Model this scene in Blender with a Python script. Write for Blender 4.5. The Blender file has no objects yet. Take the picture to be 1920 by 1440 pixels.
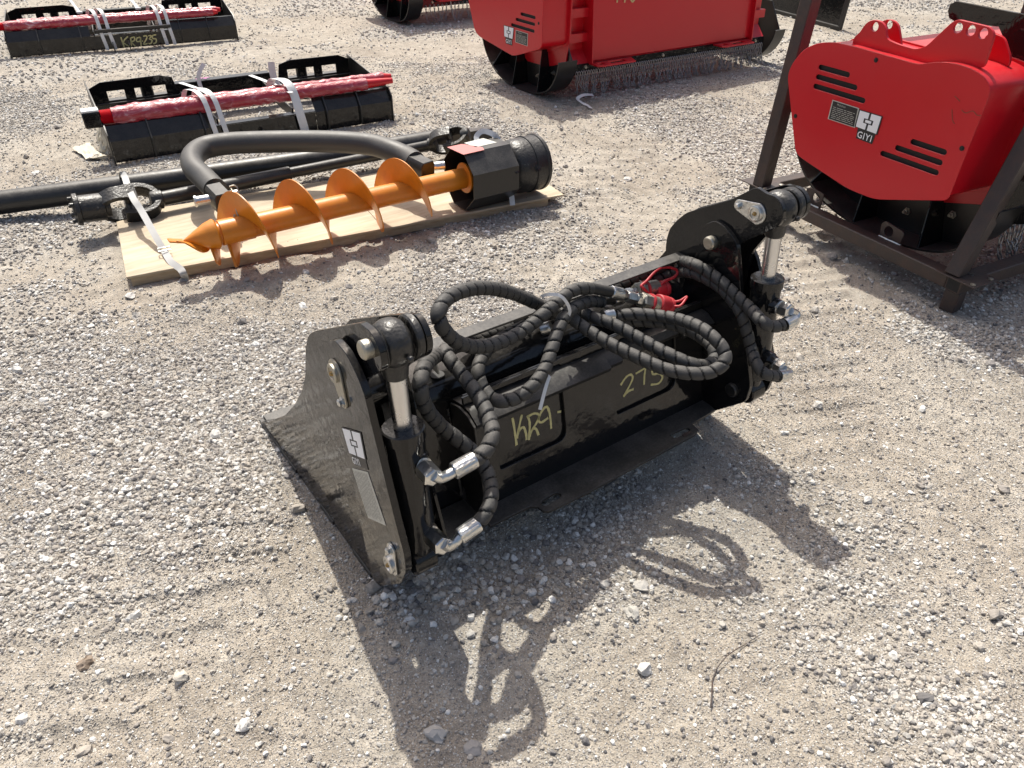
import bpy, bmesh, math, random
import numpy as np
from mathutils import Vector, Matrix
random.seed(7)
RNG = np.random.default_rng(11)
SC = bpy.context.scene
COL = SC.collection
V = Vector

# ---------------------------------------------------------------- camera
FPX, PITCH, YAW = 1424.0, math.radians(35.08), math.radians(54.46)
CAM = V((-0.540, -1.417, 1.75))
_fh = V((math.cos(YAW), math.sin(YAW), 0)); CR = V((math.sin(YAW), -math.cos(YAW), 0)); _up = V((0, 0, 1))
CF = _fh*math.cos(PITCH) - _up*math.sin(PITCH); CU = _fh*math.sin(PITCH) + _up*math.cos(PITCH)
cd = bpy.data.cameras.new('camera'); cam = bpy.data.objects.new('camera', cd); COL.objects.link(cam)
cd.sensor_fit = 'HORIZONTAL'; cd.sensor_width = 36; cd.lens = FPX/1920*36; cd.clip_start = .05; cd.clip_end = 500
cam.matrix_world = Matrix(((CR.x, CU.x, -CF.x, CAM.x), (CR.y, CU.y, -CF.y, CAM.y), (CR.z, CU.z, -CF.z, CAM.z), (0, 0, 0, 1)))
SC.camera = cam

# ---------------------------------------------------------------- light
SUNV = V((.18, .565, 1)).normalized()          # towards the sun (behind the machines, high)
w = bpy.data.worlds.new('World'); SC.world = w; w.use_nodes = True
nt = w.node_tree; sky = nt.nodes.new('ShaderNodeTexSky'); sky.sky_type = 'NISHITA'; sky.sun_disc = False
sky.sun_elevation = math.asin(SUNV.z); sky.sun_rotation = math.atan2(SUNV.x, SUNV.y)
sky.air_density = 1.0; sky.dust_density = 6.0; sky.ozone_density = 0.4
nt.links.new(sky.outputs[0], nt.nodes['Background'].inputs[0]); nt.nodes['Background'].inputs[1].default_value = .15
sd = bpy.data.lights.new('sun', 'SUN'); sd.energy = 5.0; sd.angle = math.radians(.55); sd.color = (1, .968, .885)
so = bpy.data.objects.new('sun', sd); COL.objects.link(so); so.location = (2, 6, 9)
so.rotation_euler = SUNV.to_track_quat('Z', 'Y').to_euler()
SC.view_settings.view_transform = 'Standard'; SC.view_settings.look = 'None'
SC.view_settings.exposure = 0.06; SC.view_settings.gamma = 1; SC.view_settings.use_curve_mapping = False
SC.render.engine = 'CYCLES'; SC.cycles.use_denoising = True; SC.cycles.max_bounces = 6
SC.cycles.use_adaptive_sampling = True

# measured picture directions -> points on real planes of the yard
def _ray(x, y): return CF*FPX + CR*(x-960) - CU*(y-720)
def onp(q, P, n):
    d = _ray(*q); return CAM + d*((V(P)-CAM).dot(n)/d.dot(n))
def onz(q, z=0): return onp(q, (0, 0, z), V((0, 0, 1)))
def onx(q, x): return onp(q, (x, 0, 0), V((1, 0, 0)))
def ony(q, y): return onp(q, (0, y, 0), V((0, 1, 0)))

# ---------------------------------------------------------------- object helpers
WL = {}
def tag(o, label=None, cat=None, group=None, kind=None):
    if label: o['label'] = label
    if cat: o['category'] = cat
    if group: o['group'] = group
    if kind: o['kind'] = kind
    return o
def thing(name, label, cat, loc, group=None):
    o = bpy.data.objects.new(name, None); COL.objects.link(o); o.location = loc; o.empty_display_size = .1
    WL[o.name] = V(loc); return tag(o, label, cat, group)
def finish(name, me, mats, parent=None, smooth=35):
    n = len(me.vertices); a = np.empty(n*3, 'f'); me.vertices.foreach_get('co', a); a = a.reshape(-1, 3)
    c = (a.min(0)+a.max(0))/2
    if parent is None: c[2] = a[:, 2].min()
    a -= c; me.vertices.foreach_set('co', a.ravel()); me.update()
    o = bpy.data.objects.new(name, me); COL.objects.link(o)
    cw = V(c.tolist()); WL[o.name] = cw
    if parent: o.parent = parent; o.location = cw - WL[parent.name]
    else: o.location = cw
    if mats:
        for m in (mats if isinstance(mats, (list, tuple)) else [mats]):
            me.materials.append(m)
    if smooth:
        me.polygons.foreach_set('use_smooth', [True]*len(me.polygons))
        me.set_sharp_from_angle(angle=math.radians(smooth))
    return o
class G:
    def __init__(s): s.v = []; s.f = []; s.m = []
    def add(s, vf, mi=0):
        v, f = vf; k = len(s.v); s.v += [tuple(p) for p in v]; s.f += [tuple(i+k for i in q) for q in f]; s.m += [mi]*len(f); return s
    def obj(s, name, mats, parent=None, smooth=35):
        me = bpy.data.meshes.new(name); me.from_pydata(s.v, [], s.f)
        me.polygons.foreach_set('material_index', s.m); me.update()
        return finish(name, me, mats, parent, smooth)
def basis(ax):
    ax = V(ax).normalized(); t = V((0, 0, 1)) if abs(ax.z) < .9 else V((1, 0, 0))
    u = ax.cross(t).normalized(); return u, ax.cross(u).normalized(), ax
def lathe(p0, ax, prof, n=24, ph=0):
    u, w_, a = basis(ax); vs = []; fs = []; p0 = V(p0)
    for t, r in prof:
        for i in range(n):
            th = 2*math.pi*i/n+ph; vs.append(p0+a*t+u*(r*math.cos(th))+w_*(r*math.sin(th)))
    for k in range(len(prof)-1):
        for i in range(n):
            j = (i+1) % n; fs.append((k*n+i, (k+1)*n+i, (k+1)*n+j, k*n+j))
    fs.append(tuple(range(n))); fs.append(tuple(reversed(range((len(prof)-1)*n, len(prof)*n))))
    return vs, fs
def cyl(p0, p1, r, n=24, b=.002):
    p0 = V(p0); p1 = V(p1); L = (p1-p0).length; b = min(b, L*.3, r*.3)
    return lathe(p0, p1-p0, [(0, r-b), (b, r), (L-b, r), (L, r-b)], n)
def pipe(p0, p1, r, ri, n=24):
    p0 = V(p0); p1 = V(p1); L = (p1-p0).length
    v, f = lathe(p0, p1-p0, [(0, ri), (0, r), (L, r), (L, ri), (0, ri)], n); return v, f[:-2]
def box(c, hx, hy, hz, b=.002):
    bm = bmesh.new(); bmesh.ops.create_cube(bm, size=2)
    if b:
        L = (V(hx).length, V(hy).length, V(hz).length); b = min(b, min(L)*.45)
        for vt in bm.verts: vt.co = V((vt.co.x*L[0], vt.co.y*L[1], vt.co.z*L[2]))
        bmesh.ops.bevel(bm, geom=bm.edges[:], offset=b, segments=1, affect='EDGES')
        for vt in bm.verts: vt.co = V((vt.co.x/L[0], vt.co.y/L[1], vt.co.z/L[2]))
    bm.verts.ensure_lookup_table()
    hx, hy, hz, c = V(hx), V(hy), V(hz), V(c)
    vs = [c+hx*q.co.x+hy*q.co.y+hz*q.co.z for q in bm.verts]; fs = [tuple(x.index for x in f.verts) for f in bm.faces]; bm.free()
    return vs, fs
def bar(p0, p1, w_, h, up=(0, 0, 1), b=.002):
    p0, p1 = V(p0), V(p1); a = p1-p0; s_ = a.cross(V(up)).normalized(); u = s_.cross(a).normalized()
    return box((p0+p1)/2, a/2, s_*(w_/2), u*(h/2), b)
def spline(pts, n=8, closed=False):
    P = [V(p) for p in pts]; out = []
    N = len(P); rng = range(N if closed else N-1)
    for i in rng:
        if closed: a, b_, c, d = P[(i-1) % N], P[i], P[(i+1) % N], P[(i+2) % N]
        else: a, b_, c, d = P[max(i-1, 0)], P[i], P[i+1], P[min(i+2, N-1)]
        for k in range(n):
            t = k/n
            out.append(.5*((2*b_)+(c-a)*t+(2*a-5*b_+4*c-d)*t*t+(3*b_-a-3*c+d)*t**3))
    if not closed: out.append(P[-1])
    return out
def resample(P, step):
    L = [0]
    for i in range(1, len(P)): L.append(L[-1]+(P[i]-P[i-1]).length)
    n = max(2, int(L[-1]/step)); A = np.array([list(p) for p in P]); s = np.linspace(0, L[-1], n+1)
    B = np.stack([np.interp(s, L, A[:, k]) for k in range(3)], 1); return [V(b.tolist()) for b in B], s
def frames(P):
    T = [(P[min(i+1, len(P)-1)]-P[max(i-1, 0)]).normalized() for i in range(len(P))]
    u, _, _ = basis(T[0]); out = []
    for i, t in enumerate(T):
        u = (u-t*u.dot(t)).normalized(); out.append((u, t.cross(u)))
    return out
def tube(P, r, n=14, cap=True):
    P = [V(p) for p in P]; F = frames(P); vs = []; fs = []
    for i, (p, (a, b_)) in enumerate(zip(P, F)):
        rr = r[i] if isinstance(r, (list, tuple)) else r
        for k in range(n):
            th = 2*math.pi*k/n; vs.append(p+a*(rr*math.cos(th))+b_*(rr*math.sin(th)))
    for i in range(len(P)-1):
        for k in range(n):
            j = (k+1) % n; fs.append((i*n+k, i*n+j, (i+1)*n+j, (i+1)*n+k))
    if cap: fs.append(tuple(reversed(range(n)))); fs.append(tuple(range((len(P)-1)*n, len(P)*n)))
    return vs, fs
def rounded(pts, r, seg=5):
    out = []; N = len(pts)
    for i, p in enumerate(pts):
        p = V(p); a = V(pts[i-1])-p; b_ = V(pts[(i+1) % N])-p; rr = r[i] if isinstance(r, (list, tuple)) else r
        rr = min(rr, a.length*.49, b_.length*.49)
        if rr < 1e-4: out.append(p); continue
        p0 = p+a.normalized()*rr; p1 = p+b_.normalized()*rr
        for k in range(seg+1):
            t = k/seg; out.append(p0*(1-t)**2+p*2*t*(1-t)+p1*t*t)
    return out
def plate(pts, th, n=None, holes=(), bev=.0012, side=0):
    """flat plate cut along pts (3D, roughly coplanar), thickness th; side -1/0/1 moves it along its normal"""
    P = [V(p) for p in pts]; o = P[0]
    if n is None:
        n = V((0, 0, 0))
        for i in range(len(P)): n += (P[i]-o).cross(P[(i+1) % len(P)]-o)
    n = V(n).normalized(); u, w_, _ = basis(n)
    cu = bpy.data.curves.new('tmp', 'CURVE'); cu.dimensions = '2D'; cu.fill_mode = 'BOTH'
    cu.bevel_depth = min(bev, th*.3); cu.bevel_resolution = 0; cu.offset = -cu.bevel_depth; cu.extrude = th/2-cu.bevel_depth
    for loop in [P]+[[V(q) for q in h] for h in holes]:
        sp = cu.splines.new('POLY'); sp.points.add(len(loop)-1); sp.use_cyclic_u = True
        for i, q in enumerate(loop): sp.points[i].co = ((q-o).dot(u), (q-o).dot(w_), 0, 1)
    ob = bpy.data.objects.new('tmp', cu); me = bpy.data.meshes.new_from_object(ob)
    off = n*(side*th/2)
    vs = [o+off+u*v.co.x+w_*v.co.y+n*v.co.z for v in me.vertices]; fs = [tuple(f.vertices) for f in me.polygons]
    # basis u x w = +-n : keep winding right
    bpy.data.objects.remove(ob); bpy.data.curves.remove(cu); bpy.data.meshes.remove(me)
    if u.cross(w_).dot(n) < 0: fs = [tuple(reversed(f)) for f in fs]
    return vs, fs
def circle(c, ax, r, n=20):
    u, w_, _ = basis(ax); return [V(c)+u*(r*math.cos(2*math.pi*i/n))+w_*(r*math.sin(2*math.pi*i/n)) for i in range(n)]
def slot(a, b_, r, n_=(0, 0, 1), seg=6):
    a, b_ = V(a), V(b_); d = (b_-a).normalized(); s_ = d.cross(V(n_)).normalized(); out = []
    for k in range(seg+1):
        t = -math.pi/2+math.pi*k/seg; out.append(b_+d*(r*math.cos(t))+s_*(r*math.sin(t)))
    for k in range(seg+1):
        t = math.pi/2+math.pi*k/seg; out.append(a+d*(r*math.cos(t))+s_*(r*math.sin(t)))
    return out
def ribbon(pts, w_, n, th=.0012):
    """a flat painted / strap band along pts, width w_ across n x direction"""
    P = [V(p) for p in pts]; vs = []; fs = []
    for i, p in enumerate(P):
        t = (P[min(i+1, len(P)-1)]-P[max(i-1, 0)]).normalized(); nn = n[i] if isinstance(n, list) else V(n)
        s_ = t.cross(nn).normalized(); nn = s_.cross(t)
        ww = w_[i] if isinstance(w_, (list, tuple)) else w_
        vs += [p+s_*ww/2, p-s_*ww/2, p-s_*ww/2+nn*th, p+s_*ww/2+nn*th]
    for i in range(len(P)-1):
        for k in range(4):
            j = (k+1) % 4; fs.append((i*4+k, i*4+j, i*4+4+j, i*4+4+k))
    fs.append((3, 2, 1, 0)); k = (len(P)-1)*4; fs.append((k, k+1, k+2, k+3))
    return vs, fs
def text_vf(s, o, ux, uy, size, th=.0006, bold=0.0):
    cu = bpy.data.curves.new('tmp', 'FONT'); cu.body = s; cu.size = 1; cu.extrude = 0; cu.offset = bold*.4; cu.space_character = 1.12; cu.resolution_u = 2
    ob = bpy.data.objects.new('tmp', cu); me = bpy.data.meshes.new_from_object(ob)
    ux, uy = V(ux).normalized()*size, V(uy).normalized()*size; nn = ux.cross(uy).normalized()*th
    vs = [V(o)+ux*v.co.x+uy*v.co.y+nn for v in me.vertices]; fs = [tuple(f.vertices) for f in me.polygons]
    bpy.data.objects.remove(ob); bpy.data.curves.remove(cu); bpy.data.meshes.remove(me)
    return vs, fs

# ---------------------------------------------------------------- materials
def newmat(name):
    m = bpy.data.materials.new(name); m.use_nodes = True; nt = m.node_tree
    return m, nt, nt.nodes['Principled BSDF'], nt.nodes.new, nt.links.new
def paint(name, col, rough=.25, dust=.25, metal=0, coat=.0, wob=.15, wobs=7, grain=.0, rust=0, dustcol=(.25, .23, .205), chips=0, scl=1, spec=.5):
    m, nt, b, N, L = newmat(name)
    tc = N('ShaderNodeTexCoord'); geo = N('ShaderNodeNewGeometry')
    pos = geo.outputs['Position']
    n1 = N('ShaderNodeTexNoise'); n1.inputs['Scale'].default_value = 9*scl; n1.inputs['Detail'].default_value = 8; n1.inputs['Roughness'].default_value = .7
    n2 = N('ShaderNodeTexNoise'); n2.inputs['Scale'].default_value = 140*scl; n2.inputs['Detail'].default_value = 4
    for n_ in (n1, n2): L(pos, n_.inputs['Vector'])
    sep = N('ShaderNodeSeparateXYZ'); L(geo.outputs['Normal'], sep.inputs[0])
    up = N('ShaderNodeMapRange'); up.inputs['From Min'].default_value = .15; up.inputs['From Max'].default_value = .95; up.inputs['To Min'].default_value = .05; L(sep.outputs['Z'], up.inputs['Value'])
    r1 = N('ShaderNodeMapRange'); r1.inputs['From Min'].default_value = .38; r1.inputs['From Max'].default_value = .72; L(n1.outputs['Fac'], r1.inputs['Value'])
    r2 = N('ShaderNodeMapRange'); r2.inputs['From Min'].default_value = .35; r2.inputs['From Max'].default_value = .7; r2.inputs['To Min'].default_value = .45; L(n2.outputs['Fac'], r2.inputs['Value'])
    a = N('ShaderNodeMath'); a.operation = 'MULTIPLY'; L(up.outputs[0], a.inputs[0]); L(r2.outputs[0], a.inputs[1])
    c = N('ShaderNodeMath'); c.operation = 'MULTIPLY_ADD'; L(r1.outputs[0], c.inputs[0]); c.inputs[1].default_value = .7; c.inputs[2].default_value = .3
    d = N('ShaderNodeMath'); d.operation = 'MULTIPLY'; L(a.outputs[0], d.inputs[0]); L(c.outputs[0], d.inputs[1])
    e = N('ShaderNodeMath'); e.operation = 'MULTIPLY'; e.use_clamp = True; L(d.outputs[0], e.inputs[0]); e.inputs[1].default_value = dust
    mix = N('ShaderNodeMix'); mix.data_type = 'RGBA'; L(e.outputs[0], mix.inputs[0]); mix.inputs[6].default_value = (*col, 1); mix.inputs[7].default_value = (*dustcol, 1)
    out = mix.outputs[2]
    if rust or chips:
        n3 = N('ShaderNodeTexNoise'); n3.inputs['Scale'].default_value = 30*scl if chips else 14*scl; n3.inputs['Detail'].default_value = 7; n3.inputs['Roughness'].default_value = .75; L(pos, n3.inputs['Vector'])
        r3 = N('ShaderNodeMapRange'); r3.inputs['From Min'].default_value = .62 if chips else .45; r3.inputs['From Max'].default_value = .66 if chips else .75; r3.inputs['To Max'].default_value = rust or chips; L(n3.outputs['Fac'], r3.inputs['Value'])
        mx = N('ShaderNodeMix'); mx.data_type = 'RGBA'; L(r3.outputs[0], mx.inputs[0]); L(out, mx.inputs[6])
        mx.inputs[7].default_value = (.5, .48, .45, 1) if chips else (.16, .07, .035, 1); out = mx.outputs[2]
    L(out, b.inputs['Base Color'])
    rr = N('ShaderNodeMapRange'); rr.inputs['To Min'].default_value = rough; rr.inputs['To Max'].default_value = .85; L(e.outputs[0], rr.inputs['Value'])
    ra = N('ShaderNodeMath'); ra.operation = 'MULTIPLY_ADD'; L(n1.outputs['Fac'], ra.inputs[0]); ra.inputs[1].default_value = .10; L(rr.outputs[0], ra.inputs[2])
    L(ra.outputs[0], b.inputs['Roughness']); b.inputs['Metallic'].default_value = metal
    b.inputs['Coat Weight'].default_value = coat; b.inputs['Coat Roughness'].default_value = .08; b.inputs['Specular IOR Level'].default_value = spec
    nw = N('ShaderNodeTexNoise'); nw.inputs['Scale'].default_value = wobs; nw.inputs['Detail'].default_value = 3; L(pos, nw.inputs['Vector'])
    bp = N('ShaderNodeBump'); bp.inputs['Strength'].default_value = wob; bp.inputs['Distance'].default_value = .01; L(nw.outputs['Fac'], bp.inputs['Height'])
    last = bp
    if grain:
        b2 = N('ShaderNodeBump'); b2.inputs['Strength'].default_value = grain; b2.inputs['Distance'].default_value = .002; L(n2.outputs['Fac'], b2.inputs['Height']); L(bp.outputs[0], b2.inputs['Normal']); last = b2
    L(last.outputs[0], b.inputs['Normal'])
    return m
BLACK = paint('gloss_black_paint', (.007, .007, .0075), .03, .20, wob=.16, wobs=24, spec=.42)
BLACKD = paint('dusty_black_paint', (.011, .011, .011), .28, .5, wob=.12, wobs=20)
CAST = paint('cast_black_paint', (.013, .013, .013), .3, .3, wob=.35, wobs=70, chips=.25)
CHIP = paint('chipped_black_paint', (.014, .014, .014), .26, .35, wob=.4, wobs=60, chips=.5)
PIPEM = paint('satin_black_pipe', (.045, .045, .044), .40, .5, wob=.05, wobs=20)
RUBBER = paint('spiral_guard_rubber', (.030, .030, .029), .55, .5, wob=.15, wobs=60, grain=.25, dustcol=(.22, .2, .18), scl=1.5)
GROOVE = paint('hose_in_guard_gap', (.006, .006, .006), .6, .05)
HOSEM = paint('smooth_hose_rubber', (.012, .012, .012), .5, .3)
CHROME = paint('chromed_rod', (.62, .62, .62), .22, .06, metal=1, wob=.02)
ZINC = paint('zinc_plated_steel', (.62, .62, .60), .24, .12, metal=1, wob=.25, wobs=60)
ZINCD = paint('dull_zinc', (.42, .40, .34), .38, .25, metal=.9, wob=.3, wobs=60, rust=.25)
BRASS = paint('old_brass', (.35, .24, .10), .45, .3, metal=1)
RED = paint('gloss_red_paint', (.56, .006, .016), .26, .14, coat=.0, wob=.22, wobs=5, dustcol=(.5, .34, .30))
REDD = paint('sunlit_dusty_red_paint', (.50, .02, .025), .32, .35, wob=.1, wobs=9, dustcol=(.5, .36, .33))  # paler copy of the red for the top deck; sunlit pink put into colour
REDRUB = paint('red_rubber', (.50, .018, .03), .4, .35, wob=.1, wobs=80, grain=.2)
ORANGE = paint('orange_auger_paint', (.66, .215, .012), .3, .22, wob=.12, wobs=14, rust=.22, dustcol=(.5, .34, .18))
BROWN = paint('bare_brown_steel', (.045, .033, .030), .42, .3, wob=.25, wobs=30, grain=.4, rust=.25, dustcol=(.2, .16, .13))
STRAP = paint('grey_strap', (.42, .42, .41), .45, .2, wob=.1, wobs=30)
STRAPW = paint('white_strap', (.72, .72, .71), .4, .2, wob=.25, wobs=40)
WHITE = paint('white_print', (.86, .87, .90), .4, .1, wob=.05)
INK = paint('black_print', (.015, .015, .018), .4, .1, wob=.05)
SILVER = paint('silver_sticker', (.50, .50, .46), .4, .15, wob=.1, metal=.2)
CHALK = paint('yellow_paint_marker', (.62, .56, .26), .6, .1, wob=.1)
DARK = paint('dark_parts_and_hole_shade', (.01, .01, .01), .6, .2)  # near-black for nails and bolts; elsewhere shade in openings put into the colour
CHAINM = paint('chain_steel', (.30, .30, .31), .30, .1, metal=.9, wob=.1, wobs=60)
# ================================================================ ground
def _hash(ix, iy, s):
    h = (ix.astype(np.int64)*374761393 + iy.astype(np.int64)*668265263 + s*1442695041) & 0xffffffff
    h = ((h ^ (h >> 13))*1274126177) & 0xffffffff
    return ((h ^ (h >> 16)) & 0xffff)/65535.0
def vnoise(x, y, s=0):
    ix = np.floor(x); iy = np.floor(y); fx = x-ix; fy = y-iy
    fx = fx*fx*fx*(fx*(fx*6-15)+10); fy = fy*fy*fy*(fy*(fy*6-15)+10)
    a = _hash(ix, iy, s); b = _hash(ix+1, iy, s); c = _hash(ix, iy+1, s); d = _hash(ix+1, iy+1, s)
    return (a+(b-a)*fx)*(1-fy)+(c+(d-c)*fx)*fy
def fbm(x, y, f, o, s=0, g=.5):
    r = 0; a = 1; t = 0
    for k in range(o):
        c_, s_ = math.cos(k*1.3+.4), math.sin(k*1.3+.4)
        r = r+a*vnoise((x*c_-y*s_)*f+17.3*k, (x*s_+y*c_)*f-9.1*k, s+k); t += a; a *= g; f *= 2.03
    return r/t
def sstep(x, a, b):
    t = np.clip((x-a)/(b-a), 0, 1); return t*t*(3-2*t)
def gravelness(x, y):
    """0 = packed dirt, 1 = loose stones"""
    m = fbm(x, y, 1.1, 5, 3, .6)
    m = m + .10*np.exp(-(((x+.75)**2+(y-.9)**2)/.55)) + .16*np.exp(-(((x-.25)**2)/1.2+((y-1.55)**2)/.10))
    m = m + .10*np.exp(-(((x-.05)**2+(y+.28)**2)/.05)) + .10*np.exp(-(((x-.7)**2)/.9+((y-2.0)**2)/.03)) + .08*np.exp(-(((x-.9)**2+(y+1.1)**2)/.06))
    m = m - .16*np.exp(-(((x-2.1)**2+(y+.1)**2)/1.1)) - .12*np.exp(-(((x-.15)**2+(y+.62)**2)/.03)) - .08*np.exp(-(((x+.35)**2+(y+.1)**2)/.08))
    m = m + .16*(fbm(x, y, 7, 3, 90)-.5)
    return .05+.95*sstep(m, .43, .64)
def height(x, y):
    h = .030*(fbm(x, y, .55, 3, 20)-.5) + .026*(fbm(x, y, 3.1, 4, 30, .55)-.5)
    h = h + .011*(fbm(x, y, 16, 3, 40, .6)-.5) + .005*(fbm(x, y, 70, 2, 50)-.5)
    # wheel and track prints of the yard loaders: short ridges across two lanes
    for (ox, oy, ax, ay, wd, am) in ((1.9, -.35, .80, .60, .42, .007), (2.6, 1.9, .86, .50, .36, .013), (3.9, 3.6, .9, .42, .4, .013), (2.7, .3, .80, .60, .34, .007), (1.2, 4.4, .95, -.3, .3, .012)):
        u = (x-ox)*ax+(y-oy)*ay; v = -(x-ox)*ay+(y-oy)*ax
        ph = u/.15 + np.abs(v)/.15*.6 + .6*fbm(x, y, 3, 2, 60)
        lane = np.exp(-(v/wd)**4)*sstep(fbm(x, y, 1.4, 2, 70), .30, .55)
        h = h + am*lane*(sstep(np.sin(ph*2*math.pi)*.5+.5, .25, .9)-.5)*(.35+1.3*fbm(x, y, 5, 3, 77))
    g = gravelness(x, y); h = h + .006*g
    # packed flatter where the big machine parts rest
    f = np.exp(-((np.clip(np.abs(x-.75)-.8, 0, 9))**2+(np.clip(np.abs(y-.45)-.55, 0, 9))**2)/.02)
    m = .045*np.exp(-((y-.0)/.10)**2)*sstep(x, .02, .16)*(1-sstep(x, 1.15, 1.5))
    return h*(1-.75*f)+m*(.7+.6*fbm(x, y, 9, 3, 95))
def hz(x, y): return float(height(np.array([float(x)]), np.array([float(y)]))[0])

def make_ground():
    # one sheet, ring rows round the photographer's feet growing with distance, fine in the wide wedge ahead
    fine = np.radians(np.arange(-66, 66.001, .2)); coarse = np.radians(np.arange(72, 288.1, 6))
    ang = np.concatenate([fine, coarse])+YAW; na = len(ang)
    r = [.25]
    while r[-1] < 3.0: r.append(r[-1]*1.0 + max(.0085, .0026*r[-1]))
    while r[-1] < 14: r.append(r[-1]*1.0038)
    while r[-1] < 240: r.append(r[-1]*1.05)
    r = np.array(r); nr = len(r)
    A, R_ = np.meshgrid(ang, r); X = CAM.x+R_*np.cos(A); Y = CAM.y+R_*np.sin(A)
    fall = 1/(1+(R_/25)**2); Z = height(X, Y)*fall
    co = np.stack([X, Y, Z], -1).reshape(-1, 3)
    co = np.concatenate([co, [[CAM.x, CAM.y, 0]]]); ci = len(co)-1
    i = np.arange(nr-1)[:, None]*na; j = np.arange(na)[None, :]; k = (j+1) % na
    q = np.stack([i+j, i+na+j, i+na+k, i+k], -1).reshape(-1, 4)
    t = np.stack([np.full(na, ci), np.arange(na), (np.arange(na)+1) % na], -1)
    me = bpy.data.meshes.new('ground'); nv = len(co); nq = len(q)
    me.vertices.add(nv); me.vertices.foreach_set('co', co.ravel())
    me.loops.add(nq*4+na*3); me.loops.foreach_set('vertex_index', np.concatenate([q.ravel(), t.ravel()]).astype('i'))
    me.polygons.add(nq+na); ls = np.concatenate([np.arange(nq)*4, nq*4+np.arange(na)*3]).astype('i')
    me.polygons.foreach_set('loop_start', ls); me.update(calc_edges=True); me.validate()
    me.polygons.foreach_set('use_smooth', [True]*len(me.polygons))
    ga = me.attributes.new('gravel', 'FLOAT', 'POINT'); g = np.concatenate([gravelness(X, Y).ravel(), [0]]).astype('f')
    ga.data.foreach_set('value', g)
    o = bpy.data.objects.new('ground', me); COL.objects.link(o); o['kind'] = 'structure'
    me.materials.append(ground_mat()); return o

def ground_mat():
    m, nt, b, N, L = newmat('gravel_yard_dirt'); geo = N('ShaderNodeNewGeometry'); P = geo.outputs['Position']
    at = N('ShaderNodeAttribute'); at.attribute_name = 'gravel'
    def noise(sc, det=6, ro=.6):
        n = N('ShaderNodeTexNoise'); n.inputs['Scale'].default_value = sc; n.inputs['Detail'].default_value = det; n.inputs['Roughness'].default_value = ro; L(P, n.inputs['Vector']); return n
    def vor(sc, feat='F1'):
        n = N('ShaderNodeTexVoronoi'); n.feature = feat; n.inputs['Scale'].default_value = sc; L(P, n.inputs['Vector']); return n
    def ramp(s, pts):
        r = N('ShaderNodeValToRGB'); L(s, r.inputs[0]); e = r.color_ramp.elements
        while len(e) < len(pts): e.new(.5)
        for k, (p, c) in enumerate(pts): e[k].position = p; e[k].color = (*c, 1)
        return r
    def mix(f, a, b_, mode='MIX'):
        x = N('ShaderNodeMix'); x.data_type = 'RGBA'; x.blend_type = mode
        if isinstance(f, float): x.inputs[0].default_value = f
        else: L(f, x.inputs[0])
        L(a, x.inputs[6]); L(b_, x.inputs[7]); return x.outputs[2]
    n1 = noise(1.3, 7, .65); n2 = noise(14, 6, .7)
    dirt = ramp(n1.outputs[0], [(.38, (.235, .195, .145)), (.50, (.36, .32, .26)), (.62, (.47, .44, .38))])
    v1 = vor(170); v2 = vor(420); v3 = vor(75)
    grit = ramp(v1.outputs['Color'], [(.0, (.24, .205, .175)), (.35, (.36, .32, .27)), (.75, (.46, .42, .365)), (1, (.62, .59, .54))])
    grit2 = ramp(v2.outputs['Color'], [(.0, (.22, .19, .165)), (.5, (.36, .32, .275)), (1, (.58, .55, .50))])
    g12 = mix(.5, grit.outputs[0], grit2.outputs[0])
    c1 = mix(.62, dirt.outputs[0], g12)
    grey = ramp(v3.outputs['Color'], [(0, (.24, .225, .21)), (.6, (.40, .385, .36)), (1, (.56, .545, .52))])
    mg = N('ShaderNodeMath'); mg.operation = 'MULTIPLY'; L(at.outputs['Fac'], mg.inputs[0]); mg.inputs[1].default_value = .45
    c2 = mix(mg.outputs[0], c1, grey.outputs[0])
    r2 = ramp(n2.outputs[0], [(.32, (.72, .71, .70)), (.66, (1.16, 1.15, 1.13))])
    c3 = mix(1.0, c2, r2.outputs[0], 'MULTIPLY'); L(c3, b.inputs['Base Color'])
    b.inputs['Roughness'].default_value = .92; b.inputs['Specular IOR Level'].default_value = .25
    prev = None
    for src, dist, st in ((noise(240, 3, .6).outputs[0], .0016, .8), (v1.outputs['Distance'], -.0035, .8), (v2.outputs['Distance'], -.0014, .7), (v3.outputs['Distance'], -.005, .45), (noise(30, 6, .7).outputs[0], .006, .6)):
        bp = N('ShaderNodeBump'); bp.inputs['Strength'].default_value = st; bp.inputs['Distance'].default_value = abs(dist); bp.invert = dist < 0
        L(src, bp.inputs['Height'])
        if prev: L(prev.outputs[0], bp.inputs['Normal'])
        prev = bp
    L(prev.outputs[0], b.inputs['Normal']); return m

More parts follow.
